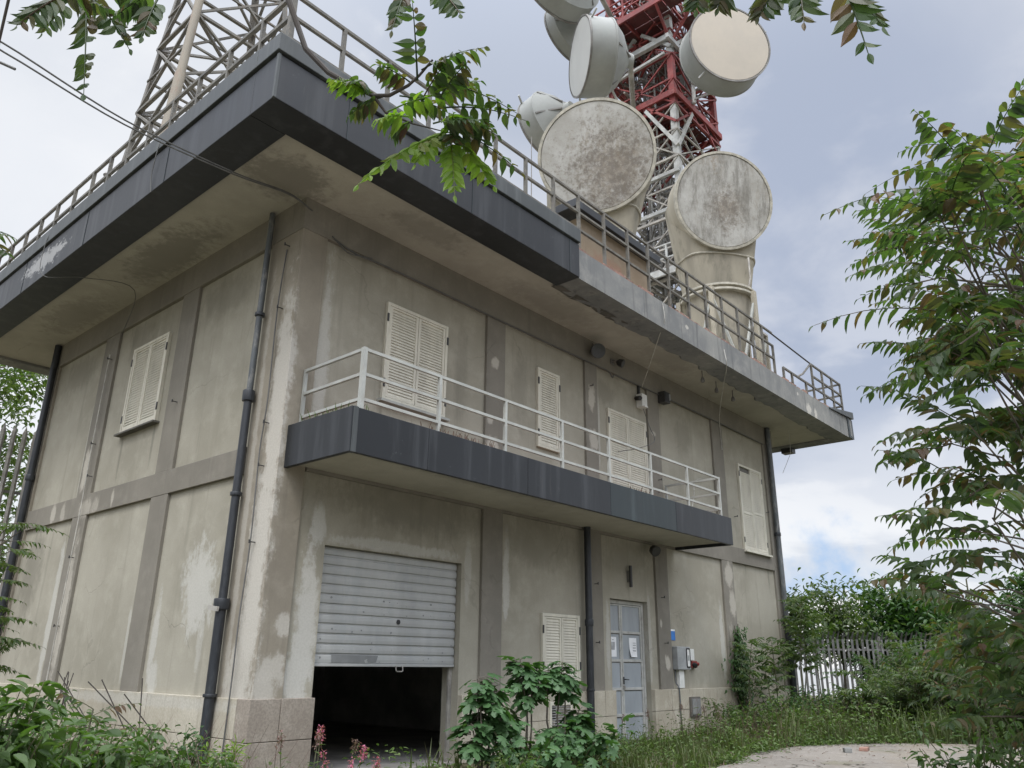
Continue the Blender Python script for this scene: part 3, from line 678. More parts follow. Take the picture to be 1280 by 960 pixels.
cable('cable', [(-.05,6.44,7.2),(-.06,6.43,5.5),(-.06,6.40,4.0),(-.05,6.45,2.2),(-.06,6.44,.9)], .010, M['palecable'], 'thin cable running down pilaster left of the left wall shutter')
cable('cable', [(-1.70,1.55,9.1),(-1.73,1.52,8.8),(-1.71,1.62,8.4),(-1.69,1.58,8.1)], .007, M['cable'], 'thin black cable hanging over the left roof edge')
cable('cable', [(-1.70,5.9,9.1),(-1.74,5.95,8.7),(-1.70,5.8,8.1),(-1.2,5.2,8.05),(-.4,4.9,8.0),(0,6.2,7.5)], .007, M['cable'], 'thin cable looping from left roof edge under the soffit to the wall')
cable('cable', [(16.9,-.5,8.18),(16.84,-.5,7.5),(16.6,-.5,7.2),(16.1,-.5,6.7)], .007, M['palecable'], 'thin wire dangling in the air below the right roof corner')
for k, (dx, dz, lb) in enumerate(((0, 0, 'upper overhead wire running from left sky to the building corner'), (.05, -.10, 'lower overhead wire just below its twin, running to the building corner'))):
    cable('overhead_wire', [(-6.9+dx,2.6,9.0+dz*2),(-4.93+dx,-.70,7.66+dz),(-4.42+dx,-1.10,7.40+dz),(-3.0,-.75,7.45+dz*.6),(-1.4,-.35,7.75+dz*.3),(-.35,-.03,8.08+dz*.2),(.1,-.03,7.98)], .011, M['cable'], lb, 'wire')
cable('overhead_wire', [(-6.5,.4,8.2),(-5.2,-1.0,7.2),(-4.36,-1.75,6.72)], .014, M['cable'], 'short thick wire end sticking out at the left edge below the twin wires', 'wire')
for i, (x, y) in enumerate(((10.7,-.95),(11.6,-.85),(12.5,-.85))):
    t = thing('soffit_hook', (x, y, 8.18), ('leftmost','middle','rightmost')[i] + ' of three small lamp holders hanging from the soffit at far right', 'lamp holder', 'lamp holders under the soffit')
    MB().tube([(x,y,8.19),(x,y,8.0)], .014, 6).lathe((x,y,8.02), (0,0,-1), ((0,.02),(.05,.045),(.12,.05),(.14,.02)), 12).build('holder', M['galvdark'], t, smooth=True)

# ---------------------------------------------------------------- horn antennas on the roof
def horn(c, n, R, base_z, ax, r_ring, z_ring, label, cov, frame):
    c, n = V(c), V(n).normalized()
    t = thing('horn_antenna', (ax[0], ax[1], base_z), label, 'horn antenna')
    b = MB(); b.lathe(c - n*.06, -n, ((0,R),(.4,R*1.0),(.9,R*.97),(1.4,R*.84),(1.75,R*.55),(1.9,R*.12)), 64)
    b.build('drum', M['horn'], t, smooth=True)
    # neck: loft from a wide section inside the drum to the ring
    q = c - n * .95; m = MB(); N = 48; top = V((q.x, q.y, q.z))
    secs = []
    for i in range(9):
        u = i / 8
        z = z_ring + (top.z - z_ring) * u
        cx, cy = ax[0] + (q.x - ax[0]) * u**1.2, ax[1] + (q.y - ax[1]) * u**1.2
        r = r_ring*.96 + (R * .97 - r_ring*.96) * u**1.0
        secs.append((cx, cy, z, r))
    vs = [(cx + r*cos(2*pi*k/N), cy + r*sin(2*pi*k/N), z) for (cx, cy, z, r) in secs for k in range(N)]
    fs = [(i*N+k, i*N+(k+1) % N, (i+1)*N+(k+1) % N, (i+1)*N+k) for i in range(8) for k in range(N)]
    cl = []
    for p in vs:
        p = V(p); s = (p - c).dot(n)
        if s > -.10: p = p - n * (s + .10)
        cl.append(p)
    m.add(cl, fs); m.build('neck', M['horn'], t, smooth=True)
    sec = secs[3]
    sb = [V((sec[0] + (sec[3]+.012)*cos(2*pi*k/60), sec[1] + (sec[3]+.012)*sin(2*pi*k/60), sec[2])) for k in range(61)]
    sb = [p - n*max(0, (p - c).dot(n) + .09) for p in sb]
    MB().tube(sb, .028, 6, False).build('seam_band', M['seam'], t, smooth=True)
    MB().lathe(c - n*.02, n, ((-.10,R*1.0),(-.10,R*1.035),(.03,R*1.035),(.035,R*.985),(.0,R*.98)), 72, False, False).build('rim', M['seam'], t, smooth=True)
    MB().lathe(c - n*.02, n, ((-.02,R*.985),(.018,R*.97),(.03,R*.5),(.032,.02)), 72).build('weather_cover', cov, t, smooth=True)
    # ring flange and lower cone
    f = MB()
    for dz in (0, .14): f.lathe((ax[0],ax[1],z_ring - .1 + dz), (0,0,1), ((-.03,r_ring*.95),(-.03,r_ring+.09),(.03,r_ring+.09),(.03,r_ring*.95)), N, False, False)
    f.build('ring_flange', M['seam'], t, smooth=True)
    MB().lathe((ax[0],ax[1],z_ring - .1), (0,0,-1), ((0,r_ring*.95),(.25,r_ring*.93),(z_ring-.1-base_z, r_ring*.62)), N).build('lower_cone', M['horn'], t, smooth=True)
    if frame:
        for k in range(5):
            a = rad(20 + 72*k - 110); a2 = a + rad(22)
            px, py = ax[0] + (r_ring+.12)*cos(a), ax[1] + (r_ring+.12)*sin(a)
            MB().bar((px,py,base_z), (px,py,z_ring - .05), .13, .13).build('leg', M['horn'], t, bevel=.01)
            qx, qy = ax[0] + (r_ring+.12)*cos(a + rad(36)), ax[1] + (r_ring+.12)*sin(a + rad(36))
            MB().bar((px,py,z_ring - .3), (qx,qy,base_z + .1), .06).bar((ax[0]+(r_ring+.12)*cos(a+rad(72)), ax[1]+(r_ring+.12)*sin(a+rad(72)), z_ring-.3), (qx,qy,base_z+.1), .06).build('brace', M['whiterail'], t)
        MB().tube([(ax[0]-.1,ax[1]-r_ring-.05,z_ring+.05),(ax[0]-.1,ax[1]-r_ring-.12,z_ring+.35),(ax[0]-.05,ax[1]-r_ring-.1,z_ring+1.0)], .03, 8).build('vent_pipe', M['galv'], t, smooth=True)
    return t
horn((6.99,-.6,12.5), (-.83,-.49,-.25), 1.32, 10.205, (7.55,.02), 1.0, 10.45,
     'left horn antenna with big round weathered cover standing on the rooftop block', cover_mat('cover_left', (7.3,-.85,12.15), 0.), False)
horn((12.95,-.9,14.09), (-.64,-.73,-.21), 1.42, 8.742, (13.75,-.05), .98, 11.45,
     'right horn antenna with round mottled cover and ring flange on steel legs', cover_mat('cover_right', (13.0,-.95,13.8), 11., True), True)
t = thing('equipment_stand', (14.25, -.7, 8.74), 'small steel stand with flat tray behind the railing, right of the horn legs', 'stand')
MB().box(13.9, 14.6, -1.1, -.3, 10.30, 10.36).build('tray', M['galv'], t)
MB().box(13.95, 14.55, -1.0, -.4, 10.365, 10.45).build('lid', M['whiterail'], t, bevel=.01)
for x, y in ((13.95,-1.05),(14.55,-1.05),(13.95,-.35),(14.55,-.35)): MB().bar((x,y,8.74), (x,y,10.31), .09).build('leg', M['horn'], t)
MB().bar((13.95,-1.05,8.8), (14.55,-1.05,10.2), .05).build('brace', M['whiterail'], t)
tag(MB().tube([(14.4,-1.18,10.4),(16.58,-1.5,9.96)], .022, 8).build('stay_bar', M['darkmetal'], None, smooth=True), 'thin dark stay bar sloping from the stand to the end railing', 'stay')
tag(MB().tube([(4.9,-.4,8.745),(4.9,-.4,11.9)], [.018,.008], 6).build('rod_antenna', M['galvdark'], None, smooth=True), 'slim whip antenna rising from the roof left of the horn', 'antenna')
tag(MB().tube([(4.9,.6,8.745),(4.9,.6,10.2)], [.014,.006], 6).build('rod_antenna', M['galvdark'], None, smooth=True), 'short thin whip antenna beside the taller one on the roof', 'antenna')

# ---------------------------------------------------------------- red and white lattice tower
def zmat(z, near=True):
    if z < 20.4: return M['whitest'] if near else M['galv']
    if z < 22.6 or not near: return M['red']
    if z < 24.9: return M['whitest']
    return M['red']
TX, TY, TSX, TSY, TZ0, TZ1 = 15.4, 1.7, 3.4, 2.8, 8.742, 33.0
TW = thing('lattice_tower', (TX + TSX/2, TY + TSY/2, TZ0), 'tall red and white lattice telecom tower rising behind the horn antennas', 'tower')
cor = [(TX,TY,1,1), (TX+TSX,TY,-1,1), (TX+TSX,TY+TSY,-1,-1), (TX,TY+TSY,1,-1)]
lv = [8.742, 11.2, 13.6, 15.9, 18.2, 20.4, 22.6, 24.9, 27.3, 30.0, 33.0]
for z0, z1 in zip(lv[:-1], lv[1:]):
    m = zmat((z0+z1)/2)
    for (x, y, sx, sy) in cor:
        MB().bar((x+sx*.11,y+sy*.11,z0), (x+sx*.11,y+sy*.11,z1), .22).build('leg', zmat((z0+z1)/2, (x, y) == (TX, TY)), TW)
    zm = (z0 + z1) / 2
    for i in range(4):
        (xa, ya, ax_, ay_), (xb, yb, bx_, by_) = cor[i], cor[(i+1) % 4]
        a0, b0 = V((xa, ya, z0)), V((xb, yb, z0)); a1, b1 = V((xa, ya, z1)), V((xb, yb, z1))
        mid0 = (a0 + b0) / 2
        br = MB()
        br.bar(a0, b0, .09, .08); br.bar(a0, b1, .06, .045); br.bar(b0, a1, .06, .045)
        mm = (a0 + b0 + a1 + b1) / 4
        br.bar((a0+a1)/2, (b0+b1)/2, .06); br.bar((a0+a1)/2, mid0, .05); br.bar((b0+b1)/2, mid0, .05)
        br.build('bracing', zmat((z0+z1)/2, False), TW)
def platform(z, ext, mf, mp, rail=True, holes=True):
    x0, x1, y0, y1 = TX-ext, TX+TSX+ext, TY-ext, TY+TSY+ext
    fr = MB()
    for p, q in (((x0,y0),(x1,y0)), ((x1,y0),(x1,y1)), ((x1,y1),(x0,y1)), ((x0,y1),(x0,y0))):
        fr.bar((*p,z), (*q,z), .08, .24)
    fr.bar((x0,(y0+y1)/2,z), (x1,(y0+y1)/2,z), .07, .18); fr.bar(((x0+x1)/2,y0,z), ((x0+x1)/2,y1,z), .07, .18)
    for (cx_, cy_, sx, sy) in cor:
        fr.bar((cx_,cy_,z-1.25), (cx_-sx*ext*1.0 if ext > .3 else cx_+sx*1.3, cy_, z-.1), .09); fr.bar((cx_,cy_,z-1.25), (cx_, cy_-sy*ext if ext > .3 else cy_+sy*1.2, z-.1), .09)
    P = fr.build('platform_frame', mf, TW)
    pl = MB()
    nx, ny = 7, 6; rnd = random.Random(int(z*10))
    for i in range(nx):
        for j in range(ny):
            if rnd.random() < .12: continue
            pl.box(x0+.05+(x1-x0-.1)*i/nx, x0+.05+(x1-x0-.1)*(i+1)/nx-.03, y0+.05+(y1-y0-.1)*j/ny, y0+.05+(y1-y0-.1)*(j+1)/ny-.03, z+.10, z+.125)
    pl.build('deck_plates', mp, P)
    if rail:
        r = MB()
        for p, q in (((x0,y0),(x1,y0)), ((x1,y0),(x1,y1)), ((x1,y1),(x0,y1)), ((x0,y1),(x0,y0))):
            for dz in (.5, 1.0): r.bar((*p,z+dz), (*q,z+dz), .05)
            p, q = V((*p,z)), V((*q,z))
            for k in range(4):
                a = p.lerp(q, k/4); r.bar(a, a + V((0,0,1.02)), .06)
        r.build('handrail', mf, P)
platform(13.7, .35, M['whitest'], M['galvdark'])
platform(20.85, .06, M['red'], M['darkred'], False)
platform(24.3, .95, M['red'], M['darkred'])
platform(29.5, .8, M['red'], M['darkred'])
# white beams carrying the dishes, ladder, cable runs and clutter inside
for a_, b_, w_, h_ in (((TX-.1,TY-.1,23.3),(TX-.1,TY+TSY+.6,23.3),.16,.22), ((TX-.5,TY-.12,23.0),(TX+TSX,TY-.12,23.0),.12,.18), ((TX-.16,TY+.2,22.6),(TX-.16,TY+TSY+.5,22.4),.1,.1), ((TX-.1,TY+TSY,19.6),(TX+TSX,TY+.1,19.9),.1,.1)):
    MB().bar(a_, b_, w_, h_).build('carrier_beam', M['whitest'], TW)
for a_, b_ in (((TX,TY,18.6),(TX,TY+1.2,20.6)), ((TX,TY,18.6),(TX+1.2,TY,20.6)), ((TX,TY,22.9),(TX,TY+1.2,24.1)), ((TX,TY,22.9),(TX+1.2,TY,24.1)), ((TX,TY+TSY,22.9),(TX,TY+1.5,24.1)), ((TX-.02,TY,17.6),(TX-.02,TY+TSY,17.6)), ((TX-.02,TY,16.2),(TX-.02,TY+TSY,16.2)), ((TX,TY-.02,17.0),(TX+TSX,TY-.02,17.0))):
    MB().bar(a_, b_, .13).build('knee_brace', M['whitest'], TW)
ld = MB()
for y in (3.0, 3.4): ld.bar((TX+.9,y,8.75), (TX+.9,y,31), .05)
z = 9.
while z < 31: ld.bar((TX+.9,3.0,z), (TX+.9,3.4,z), .03); z += .3
ld.build('ladder', M['whitest'], TW)
rnd = random.Random(21)
for k in range(12):
    x, y = TX + rnd.uniform(.4, TSX-.4), TY + rnd.uniform(.4, TSY-.4)
    MB().tube([(x,y,8.75),(x+rnd.uniform(-.1,.1),y,16),(x+rnd.uniform(-.3,.3),y+rnd.uniform(-.2,.2),rnd.uniform(21,27))], rnd.choice((.03,.04,.055)), 8).build('waveguide', rnd.choice((M['black'], M['galvdark'], M['galvdark'], M['galv'])), TW, smooth=True)
for k in range(80):
    z = rnd.uniform(9.5, 26)
    x, y = TX + rnd.uniform(0, TSX), TY + rnd.uniform(0, TSY)
    m = rnd.choice((M['galv'], M['galvdark'], zmat(z, False), M['galvdark'], M['red'] if z > 17 else M['galv']))
    b = MB(); s = MB
    if rnd.random() < .5: b.bar((TX,y,z), (TX+TSX,y+rnd.uniform(-1,1),z+rnd.uniform(-1.2,1.2)), rnd.uniform(.05,.09))
    else: b.bar((x,TY,z), (x+rnd.uniform(-1,1),TY+TSY,z+rnd.uniform(-1.2,1.2)), rnd.uniform(.05,.09))
    b.build('inner_strut', m, TW)
cb = MB()
for k in range(330):
    z = rnd.uniform(9.2, 26.5); x, y = TX + rnd.uniform(.1, TSX-.1), TY + rnd.uniform(.1, TSY-.1)
    cb.bar((x,y,z), (min(TX+TSX-.1, max(TX+.1, x+rnd.uniform(-1.4,1.4))), min(TY+TSY-.1, max(TY+.1, y+rnd.uniform(-1.2,1.2))), z+rnd.uniform(-1.6,1.6)), rnd.uniform(.025,.06))
tag(cb.build('cable_clutter', M['galvdark'], TW), None, None, None, 'stuff')
cr_ = MB()
for k in range(90):
    z = rnd.uniform(19.4, 27); x, y = TX + rnd.uniform(0, TSX), TY + rnd.uniform(0, TSY)
    cr_.bar((x,y,z), (min(TX+TSX, max(TX, x+rnd.uniform(-1.6,1.6))), min(TY+TSY, max(TY, y+rnd.uniform(-1.4,1.4))), z+rnd.uniform(-1.3,1.3)), rnd.uniform(.04,.08))
tag(cr_.build('red_lacing', M['red'], TW), None, None, None, 'stuff')
for k in range(5):
    z = (10.8, 15.2, 18.0, 21.8, 23.2)[k]; x, y = TX + .5 + .5*k, TY + .5 + .35*(k % 3)
    MB().box(x, x+.5, y, y+.35, z, z+.6).build('equipment_cabinet', M['galvdark'] if k % 2 else M['greybox'], TW, bevel=.01)

# ---------------------------------------------------------------- drum dishes on the tower
def dish(c, n, R, L, label, face, deep, mount, handles=2, shell=None):
    c, n = V(c), V(n).normalized(); shell = shell or M['shroud']
    t = thing('microwave_dish', tuple(c), label, 'dish antenna', 'drum dishes on the red and white tower')
    D = MB().lathe(c, -n, ((0,R),(L,R),(L+.02,R*1.02),(L+.06,R*1.02),(L+.08,R*.98),(L+deep*.55,R*.72),(L+deep,R*.25),(L+deep+.2,R*.2)), 64).build('shroud', shell, t, smooth=True)
    MB().lathe(c, n, ((-.03,R*1.0),(-.03,R*1.022),(.035,R*1.022),(.035,R*.985)), 64, False, False).build('rim', M['galvdark'], t, smooth=True)
    MB().lathe(c, n, ((0,R*.985),(.025,R*.97),(.06,R*.45),(.065,.02)), 64).build('radome', face, t, smooth=True)
    a = n.cross(UP).normalized(); b = a.cross(n)
    for k in range(6):
        an = 2*pi*k/6 + .3; d = a*cos(an) + b*sin(an)
        MB().bar(c - n*(L+.08) + d*R*.97, c - n*(L+deep) + d*R*.3, .05, .09, up=d).build('back_rib', M['galvdark'], D)
    for k in range(handles):
        an = (-.9, 2.6, .9)[k]; d = a*cos(an) + b*sin(an)
        q = c - n*L*.15 + d*R
        MB().bar(q, q + d*.28 - n*.1, .055).build('lug', M['whitest'], D)
    h = c - n*(L + deep + .15)
    MB().tube([h, V(mount)], .09, 10).build('mount_arm', M['galv'], t, smooth=True)
    MB().tube([V(mount) - UP*.9, V(mount) + UP*.9], .075, 10).bar(c - n*(L+.1) - b*R*.8, V(mount) - UP*.7, .06).build('mount_pole', M['whitest'], t, smooth=True)
    return t
dish((15.17,-.63,21.45), (-.62,-.78,-.10), 1.44, .85, 'drum dish with beige round face right of the tower, near top of picture', M['beige'], .7, (16.6,1.55,21.9), 2)
dish((11.0,2.65,19.95), (-.78,.60,-.06), 1.24, .8, 'drum dish seen edge-on with pale face turned left, above left horn', M['pale'], .75, (15.2,3.3,20.3), 3)
dish((11.36,4.59,18.25), (.05,.99,-.15), 1.08, .55, 'grey dish seen from behind, partly hidden by the left horn cover', M['pale'], .65, (15.3,3.4,18.6), 2)
dish((12.40,4.23,22.74), (.10,.98,-.10), 1.1, .35, 'grey dish seen from behind, hidden partly by the edge-on drum dish', M['pale'], .6, (15.3,4.5,22.9), 2)
dish((10.87,3.50,23.08), (.30,.93,-.15), 1.3, .6, 'highest dish, cut off by top of picture, its dark underside showing', M['pale'], .7, (15.2,3.6,24.2), 2)

# ---------------------------------------------------------------- grey lattice mast on the roof's left part
MX, MY = 1.65, 7.35
GM = thing('lattice_mast', (MX, MY, 8.742), 'grey galvanised lattice mast standing on the roof behind the left railing', 'mast')
def hw(z): return 1.2 - (z - 12.4) * .058
zl = [8.742, 10.6, 12.4, 14.2, 16.2, 18.4, 20.6]
for z0, z1 in zip(zl[:-1], zl[1:]):
    h0, h1 = hw(z0), hw(z1)
    q0 = [V((MX+sx*h0*1.3, MY+sy*h0, z0)) for sx, sy in ((-1,-1),(1,-1),(1,1),(-1,1))]
    q1 = [V((MX+sx*h1*1.3, MY+sy*h1, z1)) for sx, sy in ((-1,-1),(1,-1),(1,1),(-1,1))]
    for i in range(4):
        if i == 0: MB().tube([q0[i], q1[i]], .12 if z0 < 12.5 else .10, 12).build('tube_leg', M['tube'], GM, smooth=True)
        else: MB().angle(q0[i], q1[i], .15, .02, ((1,0,0),(-1,0,0),(-1,0,0),(1,0,0))[i], ((0,1,0),(0,1,0),(0,-1,0),(0,-1,0))[i]).build('leg', M['mast'], GM)
        j = (i+1) % 4
        b = MB(); b.bar(q0[i], q1[j], .075, .05); b.bar(q0[j], q1[i], .075, .05); b.bar(q1[i], q1[j], .09, .07);
        b.bar((q0[i]+q1[i])/2, (q0[j]+q1[j])/2, .05)
        b.build('bracing', M['mast'], GM)
    d = MB(); d.bar(q1[0], q1[2], .06); d.bar(q1[1], q1[3], .06); d.build('plan_brace', M['galvdark'], GM)
MB().tube([(MX-hw(9.25)*1.3,MY-hw(9.25),9.25),(MX-hw(12.15)*1.3,MY-hw(12.15),12.15)], .135, 12).build('leg_sleeve', M['tube'], GM, smooth=True)
st = MB()
for k in range(14): st.bar((MX-hw(11)-.05,MY+.9-.12*k,9.6+.25*k), (MX-hw(11)+.5,MY+.9-.12*k,9.6+.25*k), .03)
for x in (MX-hw(11)-.05, MX-hw(11)+.5): st.bar((x,MY+.95,9.5), (x,MY-.85,13.2), .06)
st.build('ladder', M['mast'], GM)
for k in range(3):
    z = 10.3 + 1.4*k
    MB().box(MX-.6, MX+.6, MY-.5+.3*k, MY-.45+.3*k, z, z+.3).build('cable_tray', M['galvdark'], GM)
MB().lathe((MX-hw(12.0)*1.3-.2, MY+hw(12)-.1, 12.05), (0,0,1), ((0,.05),(.08,.09),(.12,.05),(.2,.09),(.26,.05)), 12).build('insulator', M['galvdark'], GM, smooth=True)
# ---------------------------------------------------------------- ground
def ground_mat(name, a, b, c, sc=1.5):
    t = NT(name)
    n1 = t.noise(.35, 6, .65); n2 = t.noise(sc*3, 6, .7, off=3); n3 = t.noise(26, 4, .7)
    col = t.mix(t.ramp(n1, .35, .65), a, b); col = t.mix(t.ramp(n2, .52, .68), col, c)
    col = t.mix(t.math('MULTIPLY', t.ramp(n3, .5, .75), .35), col, tuple(k*.45 for k in a))
    if name == 'old_concrete_yard':
        vo = t.n('ShaderNodeTexVoronoi', feature='DISTANCE_TO_EDGE', inp={'Vector': t.n('ShaderNodeVectorMath', operation='ADD', inp={0: t.coord(), 1: t.n('ShaderNodeTexNoise', inp={'Vector': t.coord(), 'Scale': 2.}).outputs['Color']}).outputs[0], 'Scale': .42}).outputs['Distance']
        col = t.mix(t.ramp(vo, .012, .002), col, (.05,.045,.035))
        mo = t.noise(1.1, 7, .75, off=14); col = t.mix(t.math('MULTIPLY', t.ramp(mo, .55, .68), .6), col, (.11,.115,.06))
        du = t.noise(.6, 7, .7, off=21); col = t.mix(t.math('MULTIPLY', t.ramp(du, .48, .62), .5), col, (.20,.17,.13))
    t.bump(t.math('ADD', n2, t.math('MULTIPLY', n3, .5)), .5, .03)
    return t.fin(col, .95, spec=.2)
M['soil'] = ground_mat('weedy_soil', (.12,.10,.07), (.085,.085,.045), (.16,.14,.10))
M['yard'] = ground_mat('old_concrete_yard', (.225,.205,.18), (.18,.165,.145), (.27,.25,.225))
gm = MB(); NS = 64; ring = [(0.01,0),(20,0),(34,0),(46,-1.5),(70,-9),(120,-26),(220,-48),(500,-60),(1800,-64)]
gv = [(6 + r_*cos(2*pi*k/NS), r_*sin(2*pi*k/NS), z_) for (r_, z_) in ring for k in range(NS)]
gm.add(gv, [(i*NS+k, i*NS+(k+1) % NS, (i+1)*NS+(k+1) % NS, (i+1)*NS+k) for i in range(len(ring)-1) for k in range(NS)] + [list(range(NS))])
g = gm.build('ground', M['soil']); tag(g, 'weedy soil around the building', None, None, 'structure'); 
rnd = random.Random(4)
edge = [(-14,-3.4),(-4,-3.3),(2,-3.4),(4.2,-3.3),(6.5,-3.05),(8.6,-2.55),(10.2,-2.6),(11.2,-3.0),(12.2,-3.8),(13,-4.6),(13.4,-6),(13,-8),(12,-26),(-14,-26)]
pts = []
for (p, q) in zip(edge, edge[1:] + edge[:1]):
    n = max(1, int((V(q) - V(p)).length / .35)) if p[0] > -4 and p[1] > -6 else 1
    for i in range(n):
        u = i / n; j = .07 if n > 1 else 0
        pts.append((p[0] + (q[0]-p[0])*u + rnd.uniform(-j, j), p[1] + (q[1]-p[1])*u + rnd.uniform(-j, j)))
yd = MB(); N = len(pts)
yd.add([(x, y, .03) for x, y in pts] + [(x, y, -.05) for x, y in pts], [list(range(N))] + [(i, (i+1) % N, (i+1) % N + N, i + N) for i in range(N)])
tag(yd.build('yard', M['yard']), 'pale concrete yard', None, None, 'structure')
for i, (x, y, a, lb) in enumerate(((9.66,-3.73,.5,'broken brick lying on concrete yard, greyish, nearer the camera'), (10.2,-3.84,.2,'reddish brick lying on concrete yard beside the greyish one'))):
    c, s = cos(a), sin(a); b = MB()
    P = lambda u, v, z: (x + c*u - s*v, y + s*u + c*v, z)
    L_, W_, H_ = (.12, .06, .075) if i == 0 else (.17, .07, .06)
    b.add([P(-L_,-W_,.031),P(L_,-W_,.031),P(L_*.9,W_,.031),P(-L_,W_,.031),P(-L_,-W_,.031+H_),P(L_*.8,-W_,.031+H_),P(L_*.85,W_,.03+H_*.9),P(-L_*.9,W_,.031+H_)], [(0,3,2,1),(4,5,6,7),(0,1,5,4),(1,2,6,5),(2,3,7,6),(3,0,4,7)])
    tag(b.build('brick', (M['concrete'], M['brick'])[i], None, bevel=.006), lb, 'brick')

# ---------------------------------------------------------------- vegetation helpers
M['ail'] = leafmat('ailanthus_leaf', [(0.0381, 0.0677, 0.0276), (0.0509, 0.0875, 0.0336), (0.0661, 0.1005, 0.0396), (0.0787, 0.1072, 0.0427), (0.0509, 0.082, 0.0457), (0.1081, 0.093, 0.0487), (0.1207, 0.0656, 0.0457)], .46)
M['ailbright'] = leafmat('young_leaf', [(0.1114, 0.1823, 0.0327), (0.1485, 0.2295, 0.0416), (0.1782, 0.2565, 0.0446), (0.1263, 0.2025, 0.0372), (0.1633, 0.1755, 0.052)], .5)
M['fig'] = leafmat('fig_leaf', [(0.0438, 0.0974, 0.0371), (0.0594, 0.1254, 0.0473), (0.0781, 0.1549, 0.0607), (0.0625, 0.1254, 0.0506)], .25)
M['bush'] = leafmat('bush_leaf', [(0.0443, 0.0853, 0.0253), (0.0605, 0.1139, 0.0329), (0.0838, 0.1423, 0.0455), (0.1048, 0.1651, 0.0569), (0.0523, 0.0968, 0.0354)], .32)
M['broad'] = leafmat('broad_leaf', [(0.041, 0.0819, 0.0213), (0.0615, 0.1092, 0.0298), (0.082, 0.1365, 0.0467), (0.0984, 0.1482, 0.0595)], .35)
M['lime'] = leafmat('lime_leaf', [(.12,.20,.02),(.16,.24,.025),(.10,.18,.02)], .4)
M['ivy'] = leafmat('creeper_leaf', [(0.0337, 0.078, 0.0242), (0.0484, 0.1049, 0.0323), (0.0699, 0.1318, 0.0403)], .25)
M['grass'] = leafmat('grass_blade', [(0.0553, 0.0861, 0.0247), (0.0765, 0.1066, 0.0323), (0.102, 0.1189, 0.0475), (0.0638, 0.0943, 0.0285), (0.136, 0.1189, 0.0712)], .3, .6)
M['weed'] = leafmat('weed_leaf', [(0.0633, 0.1092, 0.0299), (0.0862, 0.138, 0.0368), (0.115, 0.161, 0.0483), (0.069, 0.115, 0.0345)], .3)
M['far'] = leafmat('far_leaf', [(0.0477, 0.081, 0.0343), (0.0709, 0.1097, 0.0438), (0.1023, 0.1371, 0.0562), (0.1295, 0.1551, 0.0704)], .35)
M['flower'] = leafmat('pink_flower', [(.50,.13,.24),(.58,.20,.32),(.42,.10,.20)], .3)
M['seed'] = leafmat('dry_flower', [(.16,.10,.09),(.22,.13,.12),(.13,.09,.07)], .2)
M['bark'] = flat('grey_bark', (.11,.095,.075), .9, var=.35, scale=8, bump=.4)
M['twig'] = flat('green_twig', (.085,.085,.045), .8, var=.3, scale=8)
M['darktwig'] = flat('dark_twig', (.045,.038,.032), .85, var=.3, scale=8)

def leaf(mb, b, d, nrm, L, W, fold=.18):
    d = d.normalized(); s = d.cross(nrm)
    if s.length < 1e-4: s = d.cross(V((1,0,0)))
    s.normalize(); n = s.cross(d)
    P = lambda u, v, z: b + d*(u*L) + s*(v*W) + n*(z*W)
    O = ((.10,.26,fold*.7),(.26,.45,fold),(.44,.47,fold),(.62,.37,fold*.7),(.80,.19,fold*.3))
    mb.add([b] + [P(u, v, z) for u, v, z in O] + [P(1.06,0,-.28)] + [P(u, -v, z) for u, v, z in O[::-1]] + [P(.5,0,-.02)],
           [(0,12,6,5,4,3,2,1),(0,11,10,9,8,7,6,12)])
def compound(mb, st, b, t, pairs, L, W, sag, rnd, droop=.55, face=None):
    b, t = V(b), V(t); ch = t - b; ln = ch.length
    c = (b + t)/2 + UP*sag*ln
    Q = lambda s: b*(1-s)**2 + c*2*s*(1-s) + t*s*s
    st.tube([Q(i/5) for i in range(6)], [.0045*(1-.7*i/5) for i in range(6)], 4, False)
    tw = rnd.uniform(-.5, .5)
    for i in range(pairs + 1):
        s = .22 + .78*i/pairs
        p = Q(min(1, s)); tg = (Q(min(1, s+.02)) - Q(s-.03)).normalized()
        side = tg.cross(UP)
        if side.length < .12: side = tg.cross(V((cos(tw*6), sin(tw*6), 0)))
        if face: side = V(face)
        side.normalize(); nn = side.cross(tg)
        side = (side*cos(tw) + nn*sin(tw)).normalized()
        k = (.62 + .38*sin(pi*min(1, .25+.75*s))) * (1 if s < .8 else 1.25 - s*.55)
        for sg in ((-1, 1) if i < pairs else (0,)):
            if sg and rnd.random() < .06: continue
            d = side*sg*.85 + tg*(.5 if sg else 1.) - UP*rnd.uniform(droop*.5, droop*1.3) + V((rnd.uniform(-.15,.15), rnd.uniform(-.15,.15), rnd.uniform(-.1,.1)))
            nr = nn + side*sg*.35 + V((rnd.uniform(-.6,.6), rnd.uniform(-.6,.6), rnd.uniform(-.2,.2)))
            leaf(mb, p, d, nr, L*k*rnd.uniform(.85,1.12), W*k*rnd.uniform(.9,1.1))
def whorl(mb, st, p, ax, n, ln, L, W, rnd, pairs=8, droop=.5):
    p, ax = V(p), V(ax)
    for i in range(n):
        a = 2*pi*i/n + rnd.uniform(-.5, .5)
        d = V((cos(a), sin(a), rnd.uniform(-.15, .4))) + ax*.7
        l = ln*rnd.uniform(.65, 1.2)
        compound(mb, st, p - ax*rnd.uniform(0, .25), p + d.normalized()*l - UP*l*.25, pairs, L, W, rnd.uniform(.12,.25), rnd, droop)
